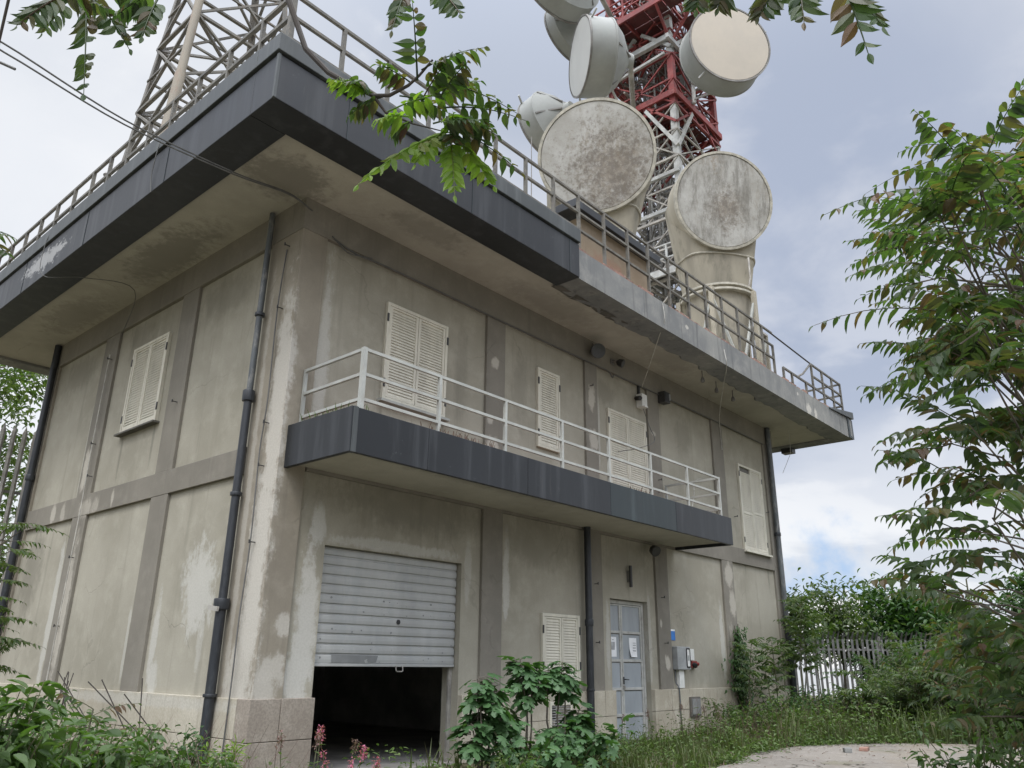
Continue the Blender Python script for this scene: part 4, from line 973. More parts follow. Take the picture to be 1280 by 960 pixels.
def figleaf(mb, b, d, nrm, R, rnd):
    d = d.normalized(); s = d.cross(nrm)
    if s.length < 1e-3: s = d.cross(V((1,0,0)))
    s.normalize(); n = s.cross(d)
    out = [(.0,.12),(.18,.42),(.30,.50),(.34,.24),(.55,.56),(.72,.52),(.62,.16),(.90,.24),(1.05,.10),(1.12,0)]
    pts = out + [(u,-v) for u, v in out[-2::-1]]
    o = [b] + [b + d*(u*R) + s*(v*R) + n*(R*(-.22*u*u - .25*abs(v)**2 + .10)) for u, v in pts]
    c = b + d*R*.45 + n*R*.06
    vs = [c] + o[1:]
    m = len(pts)
    mb.add(vs, [(0, i, i+1) for i in range(1, m)] + [(0, m, 1)])
def shrub(name, base, H, R, stems, nl, mat, L, W, label, cat, seed, kind='leaf', group=None, smat=None, low=.15, flop=.35):
    rnd = random.Random(seed); t = thing(name, base, label, cat, group)
    st = MB(); lf = MB(); base = V(base)
    for i in range(stems):
        a = rnd.uniform(0, 2*pi); r = R*rnd.uniform(.3, 1); h = H*rnd.uniform(.6, 1)
        b0 = base + V((rnd.uniform(-.25,.25)*R, rnd.uniform(-.25,.25)*R, 0)); tip = base + V((r*cos(a), r*sin(a), h))
        c = (b0 + tip)/2 + V((0,0,H*.15))
        Q = lambda s: b0*(1-s)**2 + c*2*s*(1-s) + tip*s*s
        r0 = .004 + .006*H
        st.tube([Q(k/5) for k in range(6)], [r0*(1-.75*k/5) for k in range(6)], 5, False)
        for k in range(nl // stems):
            s = low + (1-low)*rnd.random()**.7
            p = Q(s); d = V((rnd.uniform(-1,1), rnd.uniform(-1,1), rnd.uniform(-.5,.6)))
            q = p + d*L*rnd.uniform(.2, 1.4)
            nr = V((rnd.uniform(-.6,.6), rnd.uniform(-.6,.6), 1))
            d.z -= flop
            if kind == 'leaf': leaf(lf, q, d, nr, L*rnd.uniform(.6,1.15), W*rnd.uniform(.6,1.15))
            elif kind == 'fig': figleaf(lf, q, d, nr, L*rnd.uniform(.6,1.1), rnd)
            elif kind == 'comp':
                compound(lf, st, p, p + V((d.x, d.y, rnd.uniform(-.1,.5))).normalized()*L*rnd.uniform(.6,1.1), 6, W, W*.36, .15, rnd)
    st.build('stems', smat or M['twig'], t)
    lf.build('foliage', mat, t)
    return t

# ---------------------------------------------------------------- the tree of heaven at the right
RT = [(1.10,-8.41,1.59),(0.31,-8.13,1.83),(1.61,-8.84,4.50),(0.79,-8.71,3.46),(0.51,-8.87,4.50),(1.65,-8.91,4.55),(0.45,-8.34,1.48),(0.99,-8.45,1.66),(1.99,-8.57,4.62),(0.76,-8.71,4.63),(1.53,-8.81,3.10),(2.97,-8.00,1.72),(0.68,-8.64,4.03),(0.60,-8.71,5.06),(-0.14,-8.42,4.36),(0.81,-7.94,4.88),(0.62,-7.67,4.13),(-0.25,-8.29,3.44),(2.42,-8.60,4.05),(2.69,-8.52,2.45),(1.55,-7.79,1.55),(0.38,-8.16,2.07),(-1.28,-9.12,3.67),(-0.12,-8.44,4.05),(0.34,-9.15,4.00),(0.15,-8.80,2.39),(-0.83,-8.54,2.78),(1.15,-8.21,4.33),(2.19,-7.58,2.54),(1.21,-8.99,3.72),(0.13,-8.22,3.47),(0.36,-8.42,1.13),(-0.72,-9.25,4.38),(0.83,-8.82,2.48),(1.78,-8.31,1.64),(0.62,-8.80,4.86),(2.08,-8.39,3.60),(-0.54,-8.52,1.98),(0.77,-9.18,5.14),(2.00,-8.39,1.19),(-0.35,-8.51,1.67),(3.19,-8.30,1.14),(0.89,-8.40,4.35),(2.42,-9.13,4.64),(0.25,-7.98,1.16),(1.16,-8.59,2.43),(3.22,-8.54,1.95),(-1.00,-8.90,3.18),(0.45,-9.02,4.86),(-1.07,-8.55,2.66),(0.58,-7.95,4.34),(-0.90,-8.61,3.82),(0.63,-8.09,1.20),(0.21,-8.33,4.31),(-0.29,-8.76,2.50),(-0.05,-8.27,3.49),(1.56,-8.11,2.41),(0.54,-8.30,1.64),(2.38,-7.88,0.82),(0.71,-8.97,4.37),(0.61,-9.09,3.92),(2.42,-8.07,1.39),(1.98,-8.55,1.96),(0.12,-8.59,2.24),(1.27,-8.41,4.97),(0.02,-8.56,1.69),(1.31,-8.60,4.58),(2.72,-7.93,0.69),(0.64,-9.09,5.04),(2.19,-8.91,3.68),(-0.47,-8.46,4.53),(0.71,-8.05,2.65),(-0.23,-8.63,2.90),(2.66,-8.49,3.01),(-0.59,-8.86,2.64),(1.88,-8.31,3.50),(1.94,-7.98,2.28),(0.43,-8.05,1.49),(1.56,-8.49,1.37),(1.27,-8.14,5.54),(0.15,-8.46,5.14),(1.61,-8.21,1.10),(2.63,-8.60,3.33),(0.81,-8.10,1.79),(2.42,-8.55,2.87),(-0.66,-8.50,1.63),(-0.43,-8.46,1.93),(0.65,-8.67,5.12),(1.97,-9.06,5.83),(-0.29,-8.97,4.44),(-0.58,-9.23,3.94),(1.62,-8.05,1.41),(1.09,-7.92,1.67),(3.45,-7.82,0.76),(2.08,-9.30,6.19),(0.10,-7.93,1.99),(1.29,-8.82,5.47),(1.94,-7.57,1.55),(-1.34,-8.66,2.91),(1.43,-7.95,1.52),(1.16,-8.77,2.23),(3.01,-8.02,1.78),(-0.10,-8.93,3.05),(0.51,-8.53,3.78),(2.70,-8.75,3.74),(1.03,-9.04,5.58),(-1.05,-8.68,2.19),(1.06,-8.82,3.09),(-1.57,-8.67,3.79),(2.48,-8.23,2.27),(-0.16,-7.91,1.94),(-0.44,-9.03,3.27),(0.93,-8.47,3.86),(1.14,-8.27,2.56),(1.56,-8.93,3.25),(-0.28,-9.07,3.79),(0.50,-9.15,3.83),(0.97,-8.01,1.25),(1.02,-8.66,4.07),(-0.67,-8.80,4.07),(0.46,-8.15,3.64),(2.11,-8.47,2.14),(1.03,-7.90,3.25),(-1.16,-9.17,3.44),(1.51,-9.14,5.10),(0.47,-8.26,1.40),(-0.97,-9.14,3.97),(-1.15,-8.50,2.68),(-1.33,-8.58,3.85),(1.07,-7.93,4.25),(-0.04,-8.58,2.92),(-0.87,-8.90,3.86),(0.47,-8.01,4.63),(1.14,-8.39,2.68),(0.27,-8.77,3.33),(0.60,-8.78,5.01),(0.78,-8.99,3.65),(0.91,-8.20,3.92),(-0.20,-8.27,2.50),(-0.88,-8.68,2.77),(0.79,-9.18,4.70),(0.02,-8.67,3.00),(1.10,-8.43,3.25),(1.78,-8.06,1.56),(1.56,-8.04,4.16),(-0.40,-8.89,4.47),(0.94,-8.40,2.55),(2.82,-8.47,2.84),(1.58,-8.92,4.52),(-0.64,-8.72,3.04),(-1.09,-9.05,3.07),(-1.34,-9.26,4.26),(2.12,-8.21,3.52),(1.77,-8.39,5.17),(-0.22,-8.45,3.50),(1.17,-7.80,1.91),(0.89,-8.20,4.95),(-0.52,-8.58,2.75),(2.70,-8.82,3.26),(-0.95,-8.67,2.15),(0.65,-8.60,1.44),(-0.28,-8.56,2.13),(0.80,-9.38,4.97),(0.85,-8.41,4.02),(1.77,-7.79,1.89),(0.64,-8.56,4.09),(-0.83,-8.76,3.83),(1.07,-8.03,2.71),(0.36,-8.50,2.98),(3.59,-8.17,1.39),(1.02,-8.81,4.72),(-0.32,-8.33,3.78),(1.07,-7.98,4.84),(1.23,-8.64,4.17),(-0.10,-8.41,3.55),(1.34,-8.17,5.42),(1.21,-8.24,2.39),(-1.16,-8.53,2.17),(1.43,-7.86,4.54),(-0.80,-8.61,4.27),(3.27,-8.36,1.10),(3.29,-7.56,0.62),(-0.90,-8.51,3.44),(0.74,-8.59,1.86),(2.14,-7.87,1.57)]
RL = [(-1.15,-8.65,4.08,-1.78,-8.11,3.82),(-0.80,-8.40,3.49,-1.47,-7.87,3.32),(-0.62,-8.41,3.12,-1.07,-7.97,2.97),(-0.17,-8.11,2.81,-0.60,-7.86,2.65),(0.04,-8.08,2.32,-0.51,-7.79,2.35),(0.47,-8.00,2.16,0.04,-7.61,2.04),(-1.24,-8.74,4.16,-1.60,-8.61,4.37),(-1.47,-8.89,4.04,-1.54,-9.14,4.33),(-0.64,-8.24,2.55,-1.03,-8.00,2.64),(0.28,-8.15,3.13,-0.40,-7.77,3.26),(-0.91,-8.69,3.67,-1.38,-8.36,3.74),(-0.35,-8.25,4.05,-0.84,-7.92,3.87),(1.06,-7.78,1.99,0.64,-7.44,1.95),(-0.73,-8.36,2.37,-1.06,-7.98,2.05),(-1.37,-8.83,3.70,-1.76,-8.60,3.80),(0.09,-8.16,3.56,-0.38,-7.80,3.57),(-0.76,-8.40,4.00,-1.02,-8.13,4.04),(-1.31,-8.56,3.07,-1.45,-8.29,2.87),(-1.56,-8.94,3.72,-1.83,-8.80,4.03)]
def limb_to(tr, trunk_pts, tip, rnd, r=.022):
    tip = V(tip)
    # leave the trunk a little below the tip
    best = min(trunk_pts, key=lambda p: abs(p.z - (tip.z - .35*(V((p.x,p.y,0)) - V((tip.x,tip.y,0))).length)))
    m1 = best.lerp(tip, .35) + V((rnd.uniform(-.1,.1), rnd.uniform(-.1,.1), .10)); m2 = best.lerp(tip, .7) + V((rnd.uniform(-.1,.1), rnd.uniform(-.1,.1), .10))
    tr.tube([best, m1, m2, tip], [r, r*.75, r*.5, r*.28], 6, False)
    return (tip - m2).normalized()
rnd = random.Random(77)
AT = thing('tree_of_heaven', (1.6,-8.5,0), 'leafy tree of heaven filling the right edge of the view, long feathered leaves', 'tree')
tr = MB(); lf = MB(); stk = MB()
TP = [V(p) for p in ((1.62,-8.5,0),(1.57,-8.53,.8),(1.51,-8.61,1.38),(1.34,-8.69,2.19),(1.18,-8.77,2.98),(.97,-8.87,3.91),(.68,-8.96,4.70),(.4,-9.1,5.5),(.1,-9.3,6.2))]
tr.tube(TP, [.10,.085,.08,.07,.06,.05,.04,.03,.02], 10)
fine_tp = [TP[i].lerp(TP[i+1], k/5) for i in range(1, len(TP)-1) for k in range(5)]
for ip, p in enumerate(RT):
    if ip % 10 in (1, 3, 6, 9) and p[2] > 1.8: continue
    ax = limb_to(tr, fine_tp, p, rnd, .014)
    whorl(lf, lf, p, ax, rnd.choice((2,3,4,5) if p[2] > 2.6 else (2,3)), rnd.uniform(.32,.62), .128, .062, rnd, rnd.choice((6,7,7)), .45)
for q in RL:
    b, t = V(q[:3]), V(q[3:]); d = b - t
    o = b + d.normalized()*.15
    limb_to(tr, fine_tp, o, rnd, .014)
    tr.tube([o, b], .005, 5, False)
    compound(lf, lf, b, t, 8, .125, .062, .14, rnd, .7)
    if rnd.random() < .9: whorl(lf, lf, o, d.normalized()*-.5, 4, .40, .11, .05, rnd, 6)
tr.build('trunk', M['bark'], AT, smooth=True); lf.build('crown', M['ail'], AT)
# limb overhead, from the same kind of tree standing behind the camera
def overhead(name, base, trunk, limbs, leaves, label, seed, mats):
    rnd = random.Random(seed); t = thing(name, base, label, 'tree')
    tr = MB(); tr.tube(trunk, [.13 - .09*i/(len(trunk)-1) for i in range(len(trunk))], 10)
    for pts, r in limbs: tr.tube(pts, [r*(1-.75*i/(len(pts)-1)) for i in range(len(pts))], 8)
    tr.build('trunk', M['darktwig'], t, smooth=True)
    st = MB(); cr = [MB(), MB()]
    for (q, pairs, L, W, sag, dr, br) in leaves:
        compound(cr[br], cr[br], q[:3], q[3:], pairs, L, W, sag, rnd, dr, (.66,-.75,.0) if q[2] - q[5] > .8*sqrt((q[0]-q[3])**2 + (q[1]-q[4])**2) else None)
    for i in (0, 1):
        if cr[i].v: cr[i].build('crown', mats[i], t)
    return t
OLa = [(-5.14,-6.66,3.77,-5.10,-6.76,3.27),(-5.14,-6.66,3.76,-5.01,-6.82,3.49),(-5.23,-6.79,3.59,-5.33,-6.74,3.41),(-5.17,-6.64,3.77,-5.21,-6.51,3.61),(-5.00,-6.94,3.68,-5.07,-6.82,3.60),(-4.99,-6.94,3.66,-5.02,-6.95,3.46),(-5.08,-6.63,3.86,-4.96,-6.71,3.77),(-5.30,-6.96,3.46,-5.18,-7.06,3.39)]
OLb = [(-4.15,-7.38,3.60,-4.29,-7.49,3.81),(-4.15,-7.40,3.64,-4.07,-7.66,3.65),(-4.25,-7.24,3.55,-4.42,-7.20,3.53),(-4.22,-7.27,3.54,-4.29,-7.15,3.47),(-4.02,-7.43,3.41,-4.30,-7.26,3.10),(-4.01,-7.43,3.40,-4.00,-7.46,3.12),(-4.01,-7.44,3.40,-3.85,-7.52,3.21),(-4.07,-7.35,3.67,-3.86,-7.65,3.48),(-4.03,-7.44,3.46,-3.89,-7.57,3.40),(-4.13,-7.25,3.61,-3.98,-7.38,3.55),(-3.99,-7.29,3.68,-3.87,-7.45,3.74),(-4.12,-7.33,3.45,-4.16,-7.26,3.41),(-4.25,-7.57,3.86,-4.22,-7.68,3.69),(-4.22,-7.37,4.04,-4.27,-7.35,3.78),(-4.12,-7.39,3.54,-4.09,-7.49,3.68),(-4.16,-7.36,3.59,-4.27,-7.27,3.66),(-4.19,-7.39,3.40,-4.32,-7.36,3.32),(-4.12,-7.45,3.38,-4.01,-7.59,3.39),(-4.02,-7.43,3.43,-4.13,-7.37,3.23)]
OLc = [(-3.83,-8.88,3.33,-3.82,-8.91,3.06),(-3.77,-8.84,3.43,-3.72,-8.94,3.21),(-3.67,-8.71,3.56,-3.71,-8.72,3.37),(-3.55,-8.61,3.73,-3.57,-8.53,3.62),(-3.44,-8.28,4.06,-3.43,-8.23,3.95),(-3.46,-8.37,3.97,-3.45,-8.33,3.88),(-5.11,-5.85,3.07,-5.03,-6.06,3.00),(-5.10,-5.85,3.04,-5.02,-6.03,2.93)]
OB1 = [(-4.59,-6.74,4.84),(-4.56,-6.94,4.24),(-4.52,-6.99,3.97),(-4.45,-7.04,3.75),(-4.38,-7.11,3.64),(-4.31,-7.18,3.58),(-4.25,-7.24,3.54),(-4.21,-7.29,3.54),(-4.17,-7.35,3.58),(-4.15,-7.39,3.62),(-4.13,-7.44,3.68)]
OB2 = [(-4.25,-7.24,3.54),(-4.20,-7.26,3.48),(-4.12,-7.33,3.44),(-4.01,-7.43,3.41)]
OB3 = [(-4.59,-6.74,4.84),(-4.90,-6.80,4.40),(-5.07,-6.70,3.98),(-5.14,-6.66,3.77),(-5.18,-6.66,3.70)]
OB3b = [(-4.90,-6.80,4.40),(-4.94,-6.85,3.98),(-5.00,-6.94,3.68)]
OB4 = [(-1.86,-9.91,4.65),(-3.10,-9.25,3.98),(-3.80,-8.88,3.41),(-3.67,-8.61,3.68),(-3.44,-8.28,4.08)]
lv_ = []; rnd = random.Random(29)
for k in range(8):
    b_ = V(OB2[-1]).lerp(V(OB1[-1]), rnd.random()) if k % 2 else V(rnd.choice(OB1[-6:] + OB2[1:]))
    d_ = V((rnd.uniform(-.1,.28), rnd.uniform(-.30,.05), rnd.uniform(-.16,.12)))
    lv_.append(((*b_, *(b_ + d_)), 6, .078, .038, .15, .7, 1 if k % 4 == 0 else 0))
for i, q in enumerate(OLa): lv_.append((q, 9 if i == 0 else 7, .082, .040, .03 if i == 0 else .12, .15 if i == 0 else .55, 0))
for i, q in enumerate(OLb): lv_.append((q, 7, .082, .040, .15, .7, 1 if i in (4,5,6,2,16,18) else 0))
for q in OLc[6:]: lv_.append((q, 6, .06, .024, .15, .6, 0))
overhead('overhanging_tree', (-8.5,-8.6,0), [(-8.5,-8.6,0),(-8.3,-8.5,2),(-7.7,-8.2,3.8),(-7.0,-7.9,4.7)],
    [([(-7.0,-7.9,4.7),(-5.8,-7.2,5.0)] + OB1, .017), (OB2, .007), (OB3, .012), (OB3b, .008), ([OB3[1],(-5.3,-6.3,3.9),(-5.2,-5.9,3.2),(-5.11,-5.85,3.07)], .008)],
    lv_, 'overhanging tree whose twigs cross the dark roof edge and hang at top left', 31, (M['ail'], M['ailbright']))
overhead('overhanging_tree', (0.6,-13.2,0), [(.6,-13.2,0),(.5,-12.8,2),(.1,-12.0,4.0),(-.6,-10.9,4.9)],
    [([(-.6,-10.9,4.9)] + OB4, .022)],
    [(q, 6, .095, .042, .10, .5, 0) for q in OLc[:6]], 'overhanging tree whose dark leaf tips dangle from the top edge right of the dishes', 32, (M['ail'], M['ail']))

# ---------------------------------------------------------------- plants along the front wall
def fig(base, stems, label, seed, R=.2):
    rnd = random.Random(seed); t = thing('fig_bush', base, label, 'fig bush', None); b = V(base); st = MB(); lf = MB()
    for (dx, dy, h) in stems:
        tip = b + V((dx, dy, h)); b0 = b + V((dx*.25, dy*.25, 0)); mid = b0.lerp(tip, .5) + V((rnd.uniform(-.08,.08), rnd.uniform(-.08,.08), 0))
        st.tube([b0, mid, tip], [.017,.013,.007], 7, False)
        for k in range(30):
            u = rnd.random(); p = tip - UP*(.30*u) ; a = rnd.uniform(0, 2*pi); d = V((cos(a), sin(a), rnd.uniform(-.45,.75 - u)))
            q = p + d.normalized()*rnd.uniform(.03,.12); st.tube([p, q], .004, 4, False)
            figleaf(lf, q, d + V((0,0,-.25)), UP + V((rnd.uniform(-.5,.5), rnd.uniform(-.5,.5), 0)) + d*.3, R*rnd.uniform(.65,1.15), rnd)
    st.build('stems', M['bark'], t); lf.build('foliage', M['fig'], t)
fig((2.1,-2.0,0), ((-.08,.05,1.30),(.12,-.05,1.18),(.0,.1,1.0),(-.25,0,.75),(.3,.0,.8)), 'left fig bush with lobed leaves in front of the roller shutter\'s right jamb', 41)
fig((2.95,-1.95,0), ((-.12,.0,1.50),(.10,.05,1.42),(.0,-.1,1.25),(-.3,.1,.9)), 'tallest fig bush with bare stems below the ground-floor shutter', 42, .21)
fig((3.65,-2.0,0), ((.05,.0,1.48),(-.15,.1,1.40),(.18,.05,1.28),(.3,-.1,.85)), 'right fig bush beside the front downpipe, tall bare stems', 43, .21)
shrub('fig_bush', (2.5,-2.35,0), .78, .75, 12, 190, M['fig'], .16, .2, 'low spreading fig bush at the foot of the tall ones, nearest the shutter', 'fig bush', 44, 'fig', low=.3)
shrub('fig_bush', (3.75,-2.25,0), .70, .6, 12, 190, M['fig'], .16, .2, 'low spreading fig bush in front of the front downpipe', 'fig bush', 45, 'fig', low=.3)
shrub('weed_bush', (4.75,-1.9,0), .42, .6, 16, 380, M['bush'], .08, .045, 'small leafy weed bush in front of the side door step', 'weed', 46)
shrub('weed_bush', (6.4,-1.5,0), .24, .7, 16, 420, M['weed'], .06, .03, 'low weed bush right of the side door', 'weed', 47)
shrub('weed_bush', (1.95,-2.6,0), .5, .5, 12, 300, M['weed'], .07, .035, 'low weeds at the bottom edge left of the fig bushes', 'weed', 48)
# valerian flowers by the garage
def valerian(x, y, H, label, seed, dry=False):
    rnd = random.Random(seed); t = thing('valerian', (x, y, 0), label, 'flower')
    st = MB(); lf = MB(); fl = MB()
    for k in range(1 if dry else 3):
        tip = V((x + rnd.uniform(-.08,.08), y + rnd.uniform(-.08,.08), H*(1 if k == 0 else rnd.uniform(.6,.85))))
        b = V((x + rnd.uniform(-.05,.05), y + rnd.uniform(-.05,.05), 0))
        st.tube([b, b.lerp(tip,.5) + V((.01,.01,0)), tip], .005, 5, False)
        for i in range(14):
            p = b.lerp(tip, rnd.uniform(.15,.8)); d = V((rnd.uniform(-1,1), rnd.uniform(-1,1), .3)); leaf(lf, p, d, UP, .07, .03)
        for i in range(70 if k == 0 else 26):
            d = V((rnd.gauss(0,1), rnd.gauss(0,1), rnd.gauss(0,1))).normalized()
            c = tip - UP*rnd.uniform(0, .12 if k == 0 else .06)
            leaf(fl, c + d*rnd.uniform(.01,.042), d, UP, .022, .018)
    st.build('stems', M['twig'], t); lf.build('foliage', M['bush'], t); fl.build('flower_head', M['seed'] if dry else M['flower'], t)
valerian(-.35,-2.0,.80, 'tallest pink valerian flower against the dark garage opening', 51)
valerian(.05,-2.0,.60, 'pink valerian flower in the middle of the dark garage opening', 52)
valerian(.42,-2.0,.44, 'short pink valerian flower at the bottom edge below the garage', 53)
valerian(.2,-1.7,.62, 'faded valerian seed head between the pink flowers in the garage opening', 54, True)
valerian(-.95,-2.3,.80, 'dry brown valerian in front of the corner plinth, taller', 55, True)
valerian(-.7,-2.3,.78, 'dry brown valerian in front of the corner plinth, right of the other', 56, True)
valerian(-.62,-2.0,.42, 'small faded valerian with brownish head left of the tallest pink one', 57, True)
valerian(7.6,-.35,.55, 'dry reddish weed standing against the side door', 58, True)
valerian(8.6,-.4,.6, 'dry reddish weed at the right jamb of the side door', 59, True)
valerian(9.9,-.35,.7, 'dry brown stalk weed by the rusty conduit', 60, True)
valerian(10.9,-.3,.62, 'dry brown stalk weed under the valve hatch', 61, True)
# creeper and saplings at the right end of the front wall
rnd = random.Random(62); t = thing('creeper', (13.2,-.1,0), 'dark green creeper climbing the second last pilaster', 'climbing plant')
st = MB(); lf = MB()
for i in range(9):
    x = 13.1 + rnd.uniform(-.12,.12); pts = [V((x + rnd.uniform(-.10,.10), -.05 - rnd.uniform(0,.1), z)) for z in (0, .5, 1.0, 1.5, 2.0 + rnd.uniform(-.3,.5))]
    st.tube(pts, .012, 5, False)
    for k in range(95):
        z = rnd.uniform(.1, pts[-1].z); w_ = .44 if .9 < z < 1.8 else .16
        p = V((x + rnd.gauss(0, w_*.6), -.06 - abs(rnd.gauss(0,.12)), z)); leaf(lf, p, V((rnd.uniform(-1,1), rnd.uniform(-1,.2), -.6)), V((0,-1,.5)), .11, .075)
st.build('stems', M['bark'], t); lf.build('foliage', M['ivy'], t)
def sapling(base, H, label, seed, n=9, lean=(0,0), ln=.5, mat='ail', LL=.11):
    rnd = random.Random(seed); t = thing('sapling', base, label, 'sapling'); b = V(base)
    st = MB(); lf = MB(); tip = b + V((lean[0], lean[1], H))
    st.tube([b, b.lerp(tip,.5) + V((rnd.uniform(-.1,.1), rnd.uniform(-.1,.1), 0)), tip], [.02,.014,.007], 6, False)
    for i in range(n):
        s = .45 + .55*i/(n-1); p = b.lerp(tip, s); a = i*2.4 + rnd.uniform(-.3,.3); l = ln*rnd.uniform(.7,1.1)
        compound(lf, st, p, p + V((cos(a)*l, sin(a)*l*.8, l*rnd.uniform(.0,.5))), 6, LL, LL*.42, .12, rnd, .5)
    st.build('stems', M['twig'], t); lf.build('foliage', M[mat], t)
sapling((14.1,-.55,0), 2.0, 'young feather-leaved sapling between creeper and corner downpipe', 63, 30, (-.2,-.1), .7, 'far', .17)
sapling((15.0,-.8,0), 3.1, 'tall sapling with yellowish leaves reaching up beside the corner downpipe', 64, 40, (.1,-.2), .8, 'far', .20)
sapling((13.0,-.9,0), 1.5, 'small sapling in front of the creeper', 65, 10, (-.2,0), .45, 'far')
sapling((12.5,-.6,0), 1.95, 'feather-leaved sapling just left of the dark creeper', 68, 22, (.15,-.1), .6, 'far', .15)
sapling((15.7,-.5,0), 3.0, 'leafy sapling against the wall just left of the corner downpipe', 69, 26, (.25,-.2), .7, 'far', .17)
sapling((16.9,-.6,0), 2.5, 'dark sapling wrapped around the corner downpipe', 66, 18, (.2,.1), .6, 'ivy')
for i, (x, y, H, R, lb) in enumerate(((11.8,-.75,.75,.75,'leafy bush at wall foot left of the creeper'),(13.6,-1.0,.95,.85,'dense dark bush at foot of the saplings'),(15.4,-1.0,1.0,.8,'dense bush at the right corner of the building'),(12.6,-1.5,.6,.7,'low bush at the edge of concrete in front of creeper'),(17.5,-1.1,.8,.9,'tangled bush just past the right corner'))):
    shrub('bush', (x, y, 0), H, R, 20, 620, M[('bush','ivy','ivy','weed','weed')[i]], .10, .055, lb, 'bush', 70+i)

# ---------------------------------------------------------------- plants below the left wall
LB = [(-3.55,-2.5,1.35,.42,'broad',.15,.10,'tall broad-leaved plant at the bottom left corner of the view'),
      (-3.0,-2.3,.98,.55,'broad',.13,.09,'broad-leaved plant right of the corner one, pale leaves'),
      (-3.2,-1.3,1.15,.6,'bush',.10,.06,'dark leafy shrub behind the broad-leaved plants'),
      (-2.35,-1.9,.82,.5,'broad',.11,.08,'low broad-leaved plant in front of left wall'),
      (-1.95,-1.0,.85,.6,'bush',.08,.05,'bramble bush by the left plinth, second from building corner'),
      (-1.2,-.7,.80,.55,'ivy',.06,.04,'dark small-leaved bush around the corner downpipe'),
      (-1.7,-2.0,.66,.5,'bush',.07,.045,'low green weeds in front of the bramble bush'),
      (-1.75,1.2,.95,.7,'bush',.09,.05,'bramble against the left plinth, middle of the wall'),
      (-1.6,3.4,1.05,.9,'ivy',.10,.06,'dark bramble under the left window shutter'),
      (-1.7,6.0,1.15,1.0,'bush',.11,.06,'bushy growth at the far left of the wall'),
      (-3.2,.9,1.2,.8,'bush',.11,.07,'leafy shrub at left edge, halfway to the far corner')]
for i, (x, y, H, R, mt, L, W, lb) in enumerate(LB):
    shrub('leafy_plant' if mt == 'broad' else 'bush', (x, y, 0), H, R, 18, 620 if L < .1 else 420, M[mt], L, W, lb, 'plant' if mt == 'broad' else 'bush', 90+i)
shrub('lime_plant', (-1.32,-1.72,0), .70, .22, 12, 380, M['lime'], .07, .026, 'bright yellow-green plant in front of the building corner', 'plant', 110, flop=-.3)
shrub('lime_plant', (-1.9,-2.2,0), .52, .18, 10, 240, M['lime'], .09, .02, 'small yellow-green tuft at bottom edge, left of the bright one', 'plant', 111, flop=-.5)
sapling((-2.4,-1.2,0), 1.0, 'low sapling with pale feathered leaves among the left plants', 112, 10, (.1,.2), .55)
sapling((-3.3,-.2,0), 1.75, 'sapling leaning in at the left edge of the view', 113, 10, (-.2,.1), .5)
for i, (x, y, dx, dy) in enumerate(((-1.2,-.2,-.4,.5),(-1.1,1.8,-.2,.7),(-1.3,2.6,.2,.5))):
    rnd = random.Random(120+i); s = MB()
    for k in range(4):
        s.tube([(x,y,0),(x+dx*.4+rnd.uniform(-.2,.2),y+dy*.5,.7),(x+dx+rnd.uniform(-.3,.3),y+dy+rnd.uniform(-.2,.2),1.15+rnd.uniform(-.1,.15))], .007, 5, False)
    o = s.build('dry_twigs', M['darktwig']); tag(o, ('bare dark bramble twigs nearest the building corner','bare bramble twigs in the middle of the left plinth','bare bramble twigs below the left window shutter')[i], 'twigs')
# tree and palisade beyond the far left corner
LT = [(-0.56,10.49,5.95),(0.02,11.02,8.10),(0.23,11.27,7.81),(-0.47,10.96,7.76),(0.64,12.78,6.16),(-1.19,10.73,6.51),(0.78,13.06,3.72),(0.68,12.67,6.53),(-0.61,13.48,6.90),(-0.19,9.88,5.69),(-0.88,11.30,6.84),(0.66,13.00,7.63),(-0.05,10.52,7.70),(-0.63,11.36,7.90),(0.33,11.47,7.71),(0.06,14.80,5.65),(-1.43,10.30,7.49),(-0.94,9.77,7.46),(0.53,12.29,3.65),(-0.39,10.65,4.74),(-0.08,12.18,7.42),(0.29,11.14,7.94),(-0.47,10.60,7.11),(0.46,10.70,3.18),(0.15,11.67,3.43),(-0.49,10.91,7.73),(0.84,13.22,5.51),(-0.36,14.45,6.82),(0.04,11.55,5.86),(-0.19,9.83,4.96),(0.25,11.19,6.47),(-0.62,11.83,5.81),(-0.82,11.19,4.78),(0.25,12.39,8.39),(0.32,13.18,5.92),(-0.07,12.55,4.52),(0.16,12.70,3.44),(0.20,12.20,3.91),(0.33,13.05,7.72),(-0.38,14.28,8.51),(0.79,15.57,3.78),(-0.88,9.55,7.45),(-0.38,13.10,6.35),(-0.33,10.19,6.04),(-0.77,9.86,6.94),(-0.13,10.33,4.47),(0.63,13.72,4.92),(-0.01,11.28,3.68),(0.76,14.45,4.64),(-0.95,9.76,7.05),(-0.14,12.37,7.45),(-0.51,11.91,4.19),(-1.13,12.50,7.21),(-0.36,10.50,5.92),(0.70,12.87,3.58),(0.77,13.00,8.67),(0.28,12.24,5.52),(0.10,10.57,3.54),(0.11,11.09,5.34),(-0.28,10.78,4.38)]
rnd = random.Random(130); t = thing('background_tree', (-3.2,16.5,0), 'background tree seen beyond the far left corner of the building', 'tree')
tr = MB(); lf = MB(); sk = MB(); TPl = [V((-3.2,16.5,0)), V((-3.1,16.4,2.5)), V((-2.8,16.2,5)), V((-2.4,16.5,9))]
tr.tube(TPl, [.2,.16,.12,.06], 8); fl_ = [TPl[i].lerp(TPl[i+1], k/4) for i in range(3) for k in range(4)]
